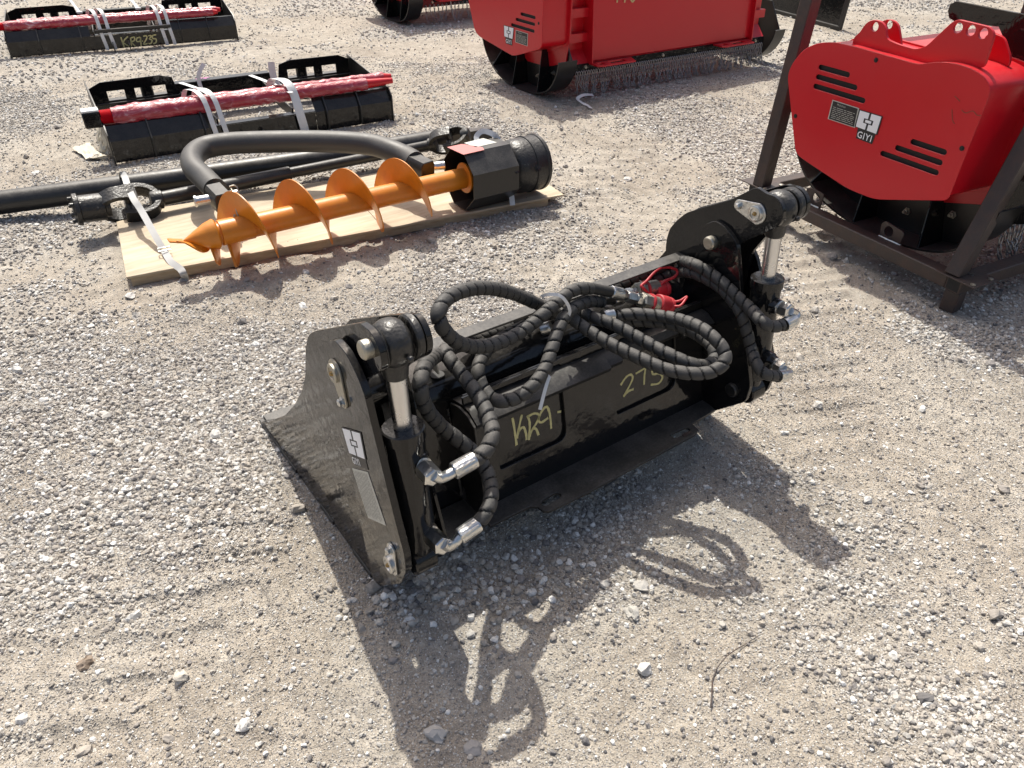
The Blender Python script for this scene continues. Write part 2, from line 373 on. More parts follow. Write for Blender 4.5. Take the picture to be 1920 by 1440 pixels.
def stone_mat():
    m, nt, b, N, L = newmat('crushed_stone')
    at = N('ShaderNodeAttribute'); at.attribute_type = 'INSTANCER'; at.attribute_name = 'tint'
    r = N('ShaderNodeValToRGB'); L(at.outputs['Fac'], r.inputs[0]); e = r.color_ramp.elements
    for _ in range(4): e.new(.5)
    for k, (p, c) in enumerate([(0, (.14, .135, .135)), (.22, (.27, .25, .235)), (.45, (.39, .35, .30)), (.65, (.48, .455, .415)), (.85, (.60, .585, .555)), (1, (.78, .77, .74))]):
        e[k].position = p; e[k].color = (*c, 1)
    geo = N('ShaderNodeNewGeometry'); n = N('ShaderNodeTexNoise'); n.inputs['Scale'].default_value = 90; n.inputs['Detail'].default_value = 5; L(geo.outputs['Position'], n.inputs['Vector'])
    mr = N('ShaderNodeMapRange'); mr.inputs['From Min'].default_value = .3; mr.inputs['From Max'].default_value = .7; mr.inputs['To Min'].default_value = .82; mr.inputs['To Max'].default_value = 1.12; L(n.outputs[0], mr.inputs['Value'])
    x = N('ShaderNodeMix'); x.data_type = 'RGBA'; x.blend_type = 'MULTIPLY'; x.inputs[0].default_value = 1; L(r.outputs[0], x.inputs[6]); L(mr.outputs[0], x.inputs[7])
    L(x.outputs[2], b.inputs['Base Color']); b.inputs['Roughness'].default_value = .85; b.inputs['Specular IOR Level'].default_value = .3
    bp = N('ShaderNodeBump'); bp.inputs['Strength'].default_value = .5; bp.inputs['Distance'].default_value = .002; L(n.outputs[0], bp.inputs['Height']); L(bp.outputs[0], b.inputs['Normal'])
    return m

def scatter(name, X, Y, S, label, seed, sub=2, sink=.25):
    n = len(X); Z = height(X, Y)/(1+(np.hypot(X-CAM.x, Y-CAM.y)/25)**2); rg = np.random.default_rng(seed)
    flat = rg.uniform(.5, .85, n); Z = Z + S*flat*(.5-sink)
    me = bpy.data.meshes.new(name); me.vertices.add(n); me.vertices.foreach_set('co', np.stack([X, Y, Z], 1).astype('f').ravel())
    def at(nm, ty, a, key='value'):
        t = me.attributes.new(nm, ty, 'POINT'); t.data.foreach_set(key, a.astype('i' if ty == 'INT' else 'f').ravel())
    el = rg.uniform(.62, 1.0, n)
    at('sc', 'FLOAT_VECTOR', np.stack([S*.5, S*.5*el, S*.5*flat], 1), 'vector')
    at('rot', 'FLOAT_VECTOR', np.stack([rg.normal(0, .28, n), rg.normal(0, .28, n), rg.uniform(0, 6.28, n)], 1), 'vector')
    at('tint', 'FLOAT', np.clip(rg.normal(.53, .25, n), 0, 1)); at('pick', 'INT', rg.integers(0, 8, n))
    o = bpy.data.objects.new(name, me); COL.objects.link(o); tag(o, label, None, None, 'stuff')
    gn = bpy.data.node_groups.new(name, 'GeometryNodeTree')
    gn.interface.new_socket('Geometry', in_out='INPUT', socket_type='NodeSocketGeometry'); gn.interface.new_socket('Geometry', in_out='OUTPUT', socket_type='NodeSocketGeometry')
    N = gn.nodes.new; L = gn.links.new; gi = N('NodeGroupInput'); go = N('NodeGroupOutput')
    jn = N('GeometryNodeJoinGeometry')
    for k in range(8):
        ic = N('GeometryNodeMeshIcoSphere'); ic.inputs['Radius'].default_value = 1; ic.inputs['Subdivisions'].default_value = sub
        ps = N('GeometryNodeInputPosition'); va = N('ShaderNodeVectorMath'); va.operation = 'ADD'; L(ps.outputs[0], va.inputs[0]); va.inputs[1].default_value = (k*7.3+seed, k*3.1, -k*5.7)
        tx = N('ShaderNodeTexNoise'); tx.inputs['Scale'].default_value = .95; tx.inputs['Detail'].default_value = 1.5; L(va.outputs[0], tx.inputs['Vector'])
        vs = N('ShaderNodeVectorMath'); vs.operation = 'SUBTRACT'; L(tx.outputs['Color'], vs.inputs[0]); vs.inputs[1].default_value = (.5, .5, .5)
        vm = N('ShaderNodeVectorMath'); vm.operation = 'SCALE'; L(vs.outputs[0], vm.inputs[0]); vm.inputs['Scale'].default_value = 1.7
        sp = N('GeometryNodeSetPosition'); L(ic.outputs[0], sp.inputs['Geometry']); L(vm.outputs[0], sp.inputs['Offset'])
        sm = N('GeometryNodeSetShadeSmooth'); L(sp.outputs[0], sm.inputs['Geometry']); sm.inputs['Shade Smooth'].default_value = False
        mt = N('GeometryNodeSetMaterial'); L(sm.outputs[0], mt.inputs['Geometry']); mt.inputs['Material'].default_value = STONE
        g2 = N('GeometryNodeGeometryToInstance'); L(mt.outputs[0], g2.inputs[0]); L(g2.outputs[0], jn.inputs[0])
    ip = N('GeometryNodeInstanceOnPoints'); L(gi.outputs[0], ip.inputs['Points']); L(jn.outputs[0], ip.inputs['Instance']); ip.inputs['Pick Instance'].default_value = True
    def na(nm, ty, sock):
        a = N('GeometryNodeInputNamedAttribute'); a.data_type = ty; a.inputs['Name'].default_value = nm; L(a.outputs['Attribute'], sock)
    na('pick', 'INT', ip.inputs['Instance Index']); na('sc', 'FLOAT_VECTOR', ip.inputs['Scale'])
    a = N('GeometryNodeInputNamedAttribute'); a.data_type = 'FLOAT_VECTOR'; a.inputs['Name'].default_value = 'rot'
    er = N('FunctionNodeEulerToRotation'); L(a.outputs['Attribute'], er.inputs[0]); L(er.outputs[0], ip.inputs['Rotation'])
    L(ip.outputs[0], go.inputs[0])
    md = o.modifiers.new('scatter', 'NODES'); md.node_group = gn; me.materials.append(STONE); return o

def wedge_points(n, r0, r1, half, seed):
    """points over the stretch of yard in view, and some way beyond it to each side"""
    rg = np.random.default_rng(seed); r = np.sqrt(rg.uniform(r0*r0, r1*r1, n)); a = YAW+np.radians(rg.uniform(-half, half, n))
    f = r*np.cos(a-YAW); s_ = r*np.sin(a-YAW); k = np.abs(s_) < .62*(f*math.cos(PITCH)+CAM.z*math.sin(PITCH))*1.5 + .15
    r, a = r[k], a[k]
    return CAM.x+r*np.cos(a), CAM.y+r*np.sin(a), r, rg
def keep_off(x, y):
    """no stones through the floor of the bucket or on the plywood"""
    a = (x > -.0) & (x < 1.46) & (y > .0) & (y < .93)
    q = (x > -.12) & (x < 2.25) & (y > 2.34) & (y < 3.15)
    return ~(a | q)
GROUND = make_ground(); STONE = stone_mat()
DQ = 1.06
def lay(name, n, r0, r1, smin, smax, pw, thr, lab, seed, sub, half=68):
    x, y, r, rg = wedge_points(int(n*DQ), r0, r1, half, seed)
    g = gravelness(x, y); k = (rg.uniform(0, 1, len(x)) < thr+(1-thr)*g) & keep_off(x, y); x, y, g = x[k], y[k], g[k]
    s = smin+(smax-smin)*rg.uniform(0, 1, len(x))**pw; s = s*(.8+.35*g)
    return scatter(name, x, y, s, lab, seed, sub)
lay('gravel', 190000, .5, 3.6, .005, .019, 3.2, .26, 'loose grey crushed gravel lying near the black bucket', 5, 2)
lay('grit', 480000, .5, 3.4, .0026, .0068, 1.3, .7, 'fine pale grit pressed into the dirt', 6, 1)
lay('gravel', 230000, 3.6, 8.5, .007, .022, 3.0, .26, 'loose grey gravel further back in the yard', 8, 1, 48)
lay('gravel', 80000, 8.5, 18, .014, .036, 2.4, .3, 'distant gravel at the far end of the yard', 9, 1, 44)
rg = np.random.default_rng(44); x = np.concatenate([rg.normal(.10, .10, 420), rg.normal(.35, .16, 380), rg.uniform(-.55, .0, 260)]); y = np.concatenate([rg.normal(-.05, .08, 420), rg.normal(-.20, .09, 380), rg.normal(1.25, .35, 260)])
k = keep_off(x, y); x, y = x[k], y[k]; scatter('gravel', x, y, .007+.021*rg.uniform(0, 1, len(x))**2.0, 'coarse gravel heaped at the rear heel of the bucket', 45, 2)
x, y, r, rg = wedge_points(700, .6, 7, 60, 15); k = keep_off(x, y)
scatter('stones', x[k], y[k], (.022+.030*rg.uniform(0, 1, len(x))**2.2)[k], 'bigger pale stones scattered over the yard', 16, 2, .3)
# ================================================================ black clam bucket attachment
# X runs along its width (0 near side .. 1.46 far side), Y towards the mouth, Z up
BK = thing('bucket_attachment', 'glossy black clamshell bucket with coiled hydraulic hoses and KR9 275 written in yellow', 'bucket', (.73, .3, 0))
EX = V((1, 0, 0))
XO, XC, XI = -.012, .046, .112                   # near side: outer plate, cylinder, inner plate
XO2, XC2, XI2 = 1.40, 1.312, 1.262
def yz(x, l): return [V((x, y, z)) for y, z in l]
P1 = [onx(q, 0) for q in ((490, 796), (497, 788), (512, 787), (536, 778), (555, 757), (569, 729), (575, 701), (575, 661))]
clam = [(p.y, p.z) for p in P1]
clam[0] = (.945, .004)
clam += [(.252, .700), (.236, .728), (.208, .757), (.172, .782), (.131, .804), (-.12, .945)]
eye = V((0, -.158, .898)); er = .051
for k in range(0, 9):
    a = math.radians(75+k*22); clam.append((eye.y+er*math.cos(a), eye.z+er*math.sin(a)))
clam += [(-.098, .785), (-.05, .70), (-.03, .45), (-.02, .20), (-.005, .01)]
def side_plate(x, label=None):
    g = G(); g.add(plate(rounded(yz(x, clam), .012, 3), .016, EX)); o = g.obj('clam_side_plate', BLACK, BK)
    return o
side_plate(.004); side_plate(1.385)
# thick cutting edge along the foot of the side
for x in (.0025, 1.388):
    for a, b in ((.945, .60), (.40, .30), (.16, .04)):
        G().add(bar((x, a, .012), (x, b, .012), .020, .018)).obj('wear_shoe', BLACKD, BK)
# clam shell floor and curved front (mostly hidden, mouth side)
def sweep_x(prof, x0, x1, th, name, mat, parent=BK, smooth=40):
    """thin sheet with the YZ profile prof, from x0 to x1"""
    n = len(prof); nr = []
    for i in range(n):
        a = V((0, *prof[max(i-1, 0)])); b = V((0, *prof[min(i+1, n-1)])); t = (b-a).normalized(); nr.append(V((0, -t.z, t.y)))
    vs = []; fs = []
    for x in (x0, x1):
        for (y, z), m in zip(prof, nr): vs.append(V((x, y, z))); vs.append(V((x, y, z))+m*th)
    k = 2*n
    for i in range(n-1):
        a, b, c, d = 2*i, 2*i+1, 2*i+3, 2*i+2
        fs += [(a, d, d+k, a+k), (b, b+k, c+k, c), (a, b, c, d), (a+k, d+k, c+k, b+k)]
    fs += [(0, k, k+1, 1), (2*n-2, 2*n-1, 2*n-1+k, 2*n-2+k)]
    g = G(); g.add((vs, fs)); return g.obj(name, mat, parent, smooth)
sweep_x([(.93, .012), (.5, .014), (.12, .03), (.02, .06)], .014, 1.375, -.012, 'clam_floor', BLACKD)
sweep_x([(.62, .10), (.50, .25), (.42, .36)], .014, 1.375, -.010, 'clam_shell', BLACK)
G().add(bar((.01, .90, .022), (1.385, .90, .022), .10, .018)).obj('cutting_edge', BLACKD, BK)

# hinge plates of the back frame
arm = [(.215, .629), (.217, .675), (.209, .716), (.182, .756), (.146, .794), (.084, .832), (-.022, .893), (-.10, .955)]
for k in range(0, 8):
    a = math.radians(70+k*24); arm.append((eye.y+er*math.cos(a), eye.z+er*math.sin(a)))
arm += [(-.098, .785), (-.02, .70), (.06, .62)]
lug = [(.064, .70), (.066, .745), (.052, .79), (.018, .815), (-.022, .810), (-.06, .79), (-.082, .77), (-.132, .61), (-.208, .40), (-.232, .33), (-.226, .265), (-.103, .148), (.10, .10), (.13, .35), (.10, .60)]
lugo = [(.040, .74), (.036, .80), (.010, .846), (-.03, .868), (-.085, .862), (-.125, .835), (-.155, .80), (-.178, .71), (-.212, .58), (-.247, .45), (-.268, .39), (-.262, .325), (-.225, .25), (-.092, .112), (-.03, .085), (-.018, .19), (.004, .45), (.045, .65)]
G().add(plate(rounded(yz(XO-.009, lugo), .02, 3), .018, EX)).obj('hinge_plate', BLACK, BK)
lugf = [(.03, .70), (-.02, .72), (-.06, .68), (-.110, .58), (-.161, .454), (-.207, .348), (-.215, .306), (-.205, .239), (-.169, .186), (-.05, .10), (.10, .08), (.10, .60)]
G().add(plate(rounded(yz(1.402, lugf), .012, 3), .014, EX)).obj('hinge_plate', BLACK, BK)
lugn = [(.04, .80), (-.03, .80), (-.052, .759), (-.076, .668), (-.099, .572), (-.148, .435), (-.200, .296), (-.17, .20), (-.10, .14), (.10, .10), (.13, .35), (.10, .70)]
G().add(plate(rounded(yz(XI+.010, lugn), .02, 3), .010, EX)).obj('hinge_plate', BLACK, BK)
G().add(plate(rounded(yz(XI2, lug), .014, 3), .016, EX)).obj('hinge_plate', BLACK, BK)
armn = [(.215, .629), (.20, .70), (.13, .78)]+[(p.y, p.z) for p in (onx(q, XI) for q in ((648, 612), (660, 598), (738, 589)))]+arm[9:]
G().add(plate(rounded(yz(XI, armn), .008, 2), .014, EX)).obj('clam_arm', BLACK, BK)
G().add(plate(rounded(yz(XI2+.013, arm), .012, 3), .014, EX)).obj('clam_arm', BLACK, BK)
# round collars on the arms and rod eye between them
EYE = lambda x: V((x, eye.y, eye.z))
for (a, b) in ((.010, .018), (.084, .104), (1.347, 1.374)):
    G().add(lathe(EYE(a), EX, [(0, er-.004), (.004, er), (b-a-.004, er), (b-a, er-.005), (b-a, .03)], 40)).obj('arm_collar', CHIP, BK)
def rings(xs): pass
def lock_plate(x, c, b_, sgn, nm='lock_plate'):
    """galvanised retaining plate over a pin: round end c with boss and brass nipple, bolt at b_"""
    c = V((x, *c)); b_ = V((x, *b_)); ax = V((-1, 0, 0)); d = (b_-c).normalized(); s_ = d.cross(ax).normalized(); out = []
    R1, R2 = .033, .018
    for k in range(9):
        a = math.radians(100+k*20); out.append(c+d*(R1*math.cos(a))+s_*(R1*math.sin(a)))
    for k in range(7):
        a = math.radians(-75+k*25); out.append(b_+d*(R2*math.cos(a))+s_*(R2*math.sin(a)))
    g = G(); g.add(plate(out, .006, ax)); g.add(lathe(c+ax*.002, ax, [(0, .024), (.008, .024), (.010, .021), (.010, .016), (.007, .015), (.007, .001)], 28))
    o = g.obj(nm, ZINCD if sgn else ZINC, BK)
    G().add(lathe(b_+ax*.003, ax, [(0, .013), (.003, .013), (.003, .0095), (.010, .0095), (.012, .007)], 6)).obj('bolt', ZINC, o)
    G().add(lathe(c+ax*.008, ax, [(0, .008), (.002, .006), (.006, .005), (.008, .002)], 10)).obj('grease_nipple', BRASS, o)
    return o
def pin_head(x, c, r=.022, L=.022, m=ZINCD, nm='pin_head'):
    G().add(lathe(V((x, *c)), V((-1, 0, 0)), [(0, r), (L-.004, r), (L, r-.004)], 28)).obj(nm, m, BK)
lock_plate(-.033, (-.014, .774), (-.036, .705), 1)
lock_plate(-.033, (-.190, .295), (-.202, .357), 0)
pin_head(-.004, (-.160, .905)); 
lock_plate(1.266, (-.120, .882), (-.055, .885), 0)
pin_head(1.254, (.012, .745)); pin_head(1.254, (-.170, .283), .024, .014, BLACKD)

# hydraulic cylinders
def cyl_axis(xc):
    b = V((xc, -.195, .275)); t = EYE(xc); return b, t
def hyd(xc, name='hydraulic_cylinder'):
    b, t = cyl_axis(xc); d = (t-b).normalized(); L = (t-b).length
    c0 = b+d*.055; c1 = b+d*(.408)
    g = G(); g.add(lathe(c0, d, [(0, .042), (.004, .046), ((c1-c0).length-.03, .046), ((c1-c0).length-.03, .0505), ((c1-c0).length-.003, .0505), ((c1-c0).length, .047), ((c1-c0).length, .02)], 40))
    g.add(lathe(V((xc-.032, b.y, b.z)), EX, [(0, .036), (.004, .04), (.06, .04), (.064, .036)], 32))
    g.add(lathe(b+d*.02, d, [(0, .030), (.04, .036)], 24))
    o = g.obj(name, BLACK, BK)
    G().add(cyl(c1, t-d*.06, .0225, 32, .0005)).obj('rod', CHROME, o)
    ge = G()
    # ball-like rod eye
    prof = [(-.034, .034), (-.033, .038)]+[(.031*math.sin(math.radians(a)), .052*math.cos(math.radians(a))*.35+.037) for a in range(-75, 76, 15)]+[(.033, .038), (.034, .034)]
    ge.add(lathe(EYE(xc), EX, prof, 40)); ge.add(lathe(t-d*.085, d, [(0, .024), (.004, .028), (.035, .032), (.055, .034)], 32))
    ge.add(lathe(EYE(xc)+V((.01, -.058, -.012)), V((0, -1, -.2)), [(0, .008), (.006, .008), (.01, .005)], 10)); ge.obj('rod_eye', CHIP, o)
    return o, b, d
H1, b1, d1 = hyd(XC); H2, b2, d2 = hyd(XC2)

# ---------------------------------------------------------------- quick-attach back
T11 = math.radians(11); FN = V((0, math.cos(T11), -math.sin(T11)))          # face normal, pointing inwards
FO = V((0, -.057, .166))
def face(q, off=0): return onp(q, FO+FN*off, FN)
FU = V((0, math.sin(T11), math.cos(T11)))
XL, XR = .318, 1.252
def fp(x, s, off=0): return V((x, FO.y, FO.z))+FU*s+FN*off
q0, q1 = face((955, 874)), face((1080, 812))
s_of = lambda p: (p-FO).dot(FU)
sb = s_of(q0)
ph1 = rounded([fp(.405, sb), fp(.655, sb), fp(.655, .36), fp(.405, .36)], [.01, .04, .01, .01])
ph2 = rounded([fp(.86, sb), fp(1.125, sb), fp(1.125, .36), fp(.885, .36), fp(.86, .33)], [.012, .04, .01, .006, .006])
ph1, ph2 = list(reversed(ph1)), list(reversed(ph2))
G().add(plate([fp(XL, 0), fp(XR, 0), fp(XR, .375), fp(XL, .375)], .010, FN, [ph1, ph2], side=1)).obj('mount_plate', BLACK, BK)
G().add(plate([fp(XL+.01, -.01, .012), fp(XR-.01, -.01, .012), fp(XR-.01, .375, .012), fp(XL+.01, .375, .012)], .008, FN, side=1)).obj('pocket_panel', BLACK, BK)
# lower lip with two slots and the stepped outer edge
def lip(x, y): return V((x, y, .166))
le = [onz(q, .166) for q in ((919, 988), (994, 951), (1008, 952), (1019, 960), (1031, 960), (1100, 926), (1300, 818), (1310, 808), (1297, 796), (1341, 770))]
lo = [lip(XL-.012, -.05)]+[V(p) for p in le]+[lip(XR+.012, -.05)]
def lslot(a, b):
    a, b = onz(a, .166), onz(b, .166); return list(reversed(slot(a, b, .0125)))
G().add(plate(lo, .010, V((0, 0, 1)), [lslot((1022, 944), (1044, 931)), lslot((1265, 818), (1287, 808))])).obj('lower_lip', BLACKD, BK)
G().add(box(onz((1288, 813), .174)+V((.0, 0, 0)), (.018, 0, 0), (0, .006, 0), (0, 0, .001), .0005)).obj('rusty_scrap', BROWN, BK)
# hook-shaped hood along the top, stepped in the middle
def hood(x0, x1, yn, nm='hood'):
    pr = [(.075, .497), (.020, .510), (-.018, .506), (yn, .484), (yn+.004, .470)]
    return sweep_x(list(reversed(pr)), x0, x1, -.010, nm, BLACKD)
hood(XL, .80, -.055); hood(.80, .855, -.045); hood(.855, .925, -.030); hood(.925, 1.11, -.030); hood(1.11, XR, -.052)
# end gussets
for x in (XL-.006, XR+.006):
    gp = [(-.063, .166), (-.055, .478), (-.018, .500), (.020, .504), (.07, .49), (.04, .30), (.02, .166)]
    G().add(plate(yz(x, [( -.110, .166), (-.105, .172), (-.062, .40), (-.055, .478), (-.018, .498), (.020, .502), (.07, .49), (.04, .30), (.02, .166)]) if False else yz(x, [(-.112, .165), (-.054, .480), (-.018, .499), (.020, .503), (.07, .49), (.04, .30), (.0, .165)]), .008, EX)).obj('end_gusset', BLACKD, BK)
for x0, x1 in ((.014, XI-.01), (XI2+.03, 1.375)):
    sweep_x([(.10, .06), (.03, .20), (.03, .45), (.07, .60)], x0, x1, -.010, 'side_bulkhead', BLACK)
G().add(cyl((.02, .03, .66), (XI-.02, .03, .66), .045)).obj('cross_tube', BLACK, BK)
# weld beads
for x in (XL-.015, XR+.016):
    P, _ = resample([V((x, .074, .47)), V((x, .045, .30)), V((x, .02, .18))], .006)
    G().add(tube([p+V((0, random.uniform(-.002, .002), 0)) for p in P], [.004+random.uniform(-.001, .0015) for _ in P], 6)).obj('weld_bead', BLACKD, BK)
# back shell of the bucket behind it
shell = [(.10, .05), (.02, .12), (.03, .25), (.055, .40), (.080, .500), (.092, .535), (.118, .552), (.20, .566), (.235, .572)]
sweep_x(shell, XI+.018, XI2-.01, -.012, 'back_shell', BLACK)
sweep_x([(.235, .573), (.238, .588)], XI+.03, XI2-.02, -.006, 'tray_wall', BLACKD)
G().add(lathe(onp((820, 703), (0, .20, .567), V((0, -.17, 1)).normalized())+V((0, 0, .001)), V((0, 0, 1)), [(0, .02), (.001, .02)], 24)).obj('hole_shade_disc', DARK, BK)  # flat dark disc on the shell, the shade of a hole painted in
# shelf gusset between the hinge plate and shell at the far side
G().add(plate([V((XR+.012, .0, .355)), V((XR+.012, -.05, .35)), V((XI2-.008, -.13, .35)), V((XI2-.008, .0, .355))], .008)).obj('shelf_gusset', BLACKD, BK)
G().add(plate([V((.174, .02, .16)), V((.174, -.10, .16)), V((XL-.01, -.055, .16)), V((XL-.01, .02, .16))], .008)).obj('shelf_gusset', BLACKD, BK)
# dusty flat strip guarding the hoses
gl = [ony(q, .17) for q in ((772, 652), (1001, 573), (1277, 470))]
zs = .648
g0 = onz((775, 651), zs); g1 = onz((1278, 470), zs)
yg = .5*(g0.y+g1.y)
print('guard strip', tuple(g0), tuple(g1))
gs = rounded([V((.195, yg-.048, zs)), V((g1.x+.010, yg-.048, zs)), V((g1.x+.004, yg, zs)), V((.195, yg, zs))], [.004, .012, .01, .004])
G().add(plate(gs, .007, V((0, 0, 1)))).obj('guard_strip', BLACKD, BK)
for x in (.30, .62, .95, 1.235):
    G().add(plate(yz(x, [(yg-.03, zs-.003), (yg, zs-.003), (.225, .575), (yg-.055, .57)]), .006, EX)).obj('guard_bracket', ZINCD if x in (.30, 1.235) else BLACKD, BK)

# yellow marker writing on the pocket panels
def Z1(x, y): return (780+x*.18056, 620+y*.18056)
def Z2(x, y): return (760+x*.34375, 460+y*.34375)
def strokes(g, conv, lists, w_, off):
    for l in lists:
        P = spline([face(conv(*q), off) for q in l], 5); n = len(P)
        ws = [w_*random.uniform(.8, 1.15) for _ in P]
        g.add(ribbon(P, ws, -FN, .0005))
g = G()
strokes(g, Z1, [[(1000, 905), (1018, 1000), (1045, 1190)], [(1100, 872), (1078, 960), (1048, 1120)], [(1062, 1050), (1110, 1000), (1140, 1060), (1148, 1135)],
                [(1155, 880), (1180, 960), (1172, 1135)], [(1158, 895), (1225, 860), (1275, 875), (1262, 935), (1195, 1050), (1180, 1100)], [(1205, 1020), (1245, 1020), (1272, 1085)],
                [(1372, 905), (1300, 952), (1272, 925), (1300, 845), (1350, 790), (1380, 830), (1397, 930), (1402, 1018)], [(1468, 845), (1505, 840)]], .0078, .0114)
g.obj('yellow_writing', CHALK, BK, 0); g = G()
strokes(g, Z2, [[(1174, 762), (1205, 718), (1232, 706), (1237, 735), (1190, 826)], [(1190, 822), (1218, 795), (1245, 784)], [(1256, 700), (1310, 668)], [(1310, 670), (1304, 710), (1302, 760)],
                [(1344, 668), (1350, 702), (1384, 698), (1402, 718), (1382, 752), (1338, 760)], [(1344, 668), (1400, 640)]], .0078, .0114)
g.obj('yellow_writing', CHALK, BK, 0)

# stickers on the near hinge plate (surface x = XO-.018)
XS = XO-.019
def sp(x, y, dx=0): return onx((460+x*.4028, 540+y*.4028), XS-dx)
def logo(parent, A, B, C, D, dx, mats=(WHITE, INK)):
    """two white C brackets round a small square on a dark rounded tile; A B C D = corners (tl, tr, br, bl)"""
    def bl(u, v, k):
        p = A*(1-u)*(1-v)+B*u*(1-v)+C*u*v+D*(1-u)*v; return p+dx*k
    g = G(); g.add(plate([bl(u, v, 1) for u, v in ((-.06, -.04), (.5, -.05), (1.05, -.04), (1.06, 1.04), (.5, 1.05), (-.06, 1.04))], .0006, dx)); g.obj('sticker_base', mats[1], parent, 0)
    g = G(); t = .045
    g.add(plate([bl(u, v, 2) for u, v in ((0, 0), (.5-t, 0), (.5-t, .36), (.28, .36), (.28, .64), (.5-t, .64), (.5-t, 1), (0, 1))], .0006, dx))
    g.add(plate([bl(u, v, 2) for u, v in ((.5+t, 0), (1, 0), (1, 1), (.5+t, 1), (.5+t, .64), (.72, .64), (.72, .36), (.5+t, .36))], .0006, dx))
    g.add(plate([bl(u, v, 2) for u, v in ((.36, .42), (.64, .42), (.64, .58), (.36, .58))], .0006, dx))
    g.obj('logo_print', mats[0], parent, 0)
dX = V((-.0007, 0, 0))
A, B, C, D = [onx((560+x*.2222, 580+y*.2222), XS) for x, y in ((372, 1002), (520, 1045), (562, 1262), (432, 1210))]
logo(BK, A, B, C, D, dX)
ux = (C-D).normalized(); uy = (A-D).normalized()
GT = G(); GT.add(plate([D-uy*.003-ux*(-.01), C-uy*.003, C-uy*.030, D-uy*.030+ux*.01], .0005, V((-1, 0, 0)))); GT.obj('sticker_base', INK, BK, 0)
G().add(text_vf('GIYI', D+ux*.0085-uy*.026+dX*2, ux, uy, .0265, bold=.04)).obj('logo_name', WHITE, BK, 0)
A, B, C, D = sp(497, 838), sp(570, 857), sp(655, 1107), sp(572, 1070)
g = G(); g.add(plate([A, B, C, D], .0006, V((-1, 0, 0)))); o = g.obj('data_label', SILVER, BK, 0)
g = G(); rr = random.Random(3)
for k in range(9):
    u = .08+k*.098; a = A*(1-u)+B*u; b = D*(1-u)+C*u; t0 = .04
    while t0 < .92:
        t1 = min(.95, t0+rr.uniform(.03, .16)); g.add(ribbon([a*(1-t0)+b*t0+dX, a*(1-t1)+b*t1+dX], .0014, V((-1, 0, 0)), .0002)); t0 = t1+rr.uniform(.01, .03)
g.obj('label_print', INK, o, 0)

# ---------------------------------------------------------------- fittings and hoses
def fitting(pts, hyd_b, hyd_d, s, X, dirx):
    """port boss on the barrel, hex nut, bent zinc tube and crimp sleeve; pts = port, nut end, bend.., sleeve start, sleeve end"""
    port, nut0, nut1 = pts[0], pts[1], pts[2]
    d = (nut1-port).normalized()
    G().add(lathe(port-d*.03, d, [(0, .029), (.04, .029), (.045, .025), ((nut0-port).length+.03, .023)], 24)).obj('port_boss', BLACK, hyd_b)
    g = G(); L = (nut1-nut0).length
    g.add(lathe(nut0-d*.002, d, [(0, .017), (.0, .0235), (.006, .0245), (.008, .020), (.009, .020)], 24)); g.add(lathe(nut0+d*.008, d, [(0, .021), (.002, .0242), (L-.010, .0242), (L-.007, .020), (L-.006, .012)], 6, .4))
    o = g.obj('swivel_nut', ZINC, BK, 25)
    mid = pts[2:-1]; P = spline(mid, 6); G().add(tube(P, .0128, 14)).obj('bent_tube', ZINC, o, 60)
    a, b = pts[-2], pts[-1]; dd = (b-a).normalized(); g = G(); g.add(lathe(a-dd*.004, dd, [(0, .012), (0, .019), (.003, .021), ((b-a).length-.004, .021), ((b-a).length, .019)], 8)); g.add(lathe(a-dd*.002, dd, [(0, .0195), ((b-a).length-.001, .0205)], 24))
    g.obj('crimp_sleeve', ZINC, o, 25)
def z3(x, y): return (1200+x*.3264, 330+y*.3264)
def z4(x, y): return (780+x*.3646, 600+y*.3646)
def fit(pin, X, rest, H):
    A = [onx(q, X) for q in pin]; Y = A[-1].y
    fitting(A+[ony(q, Y-.008*min(k, 1)) for k, q in enumerate(rest)], H, 0, 0, 0, 0); return Y
YA = fit([z4(0, 705), z4(30, 750), z4(88, 800)], .062, [z4(125, 812), z4(168, 795), z4(198, 775), z4(305, 715)], H1)
YB = fit([z4(30, 1050), z4(70, 1100), z4(138, 1150)], .062, [z4(168, 1165), z4(205, 1140), z4(230, 1110), z4(325, 1045)], H1)
YC = fit([z3(755, 738), z3(800, 757), z3(862, 776)], 1.312, [z3(893, 790), z3(900, 808), z3(882, 828), z3(822, 858)], H2)
YD = fit([z3(735, 1055), z3(775, 1082), z3(822, 1106)], 1.312, [z3(850, 1122), z3(857, 1134), z3(842, 1142), z3(785, 1150)], H2)
print('fitting planes', YA, YB, YC, YD)

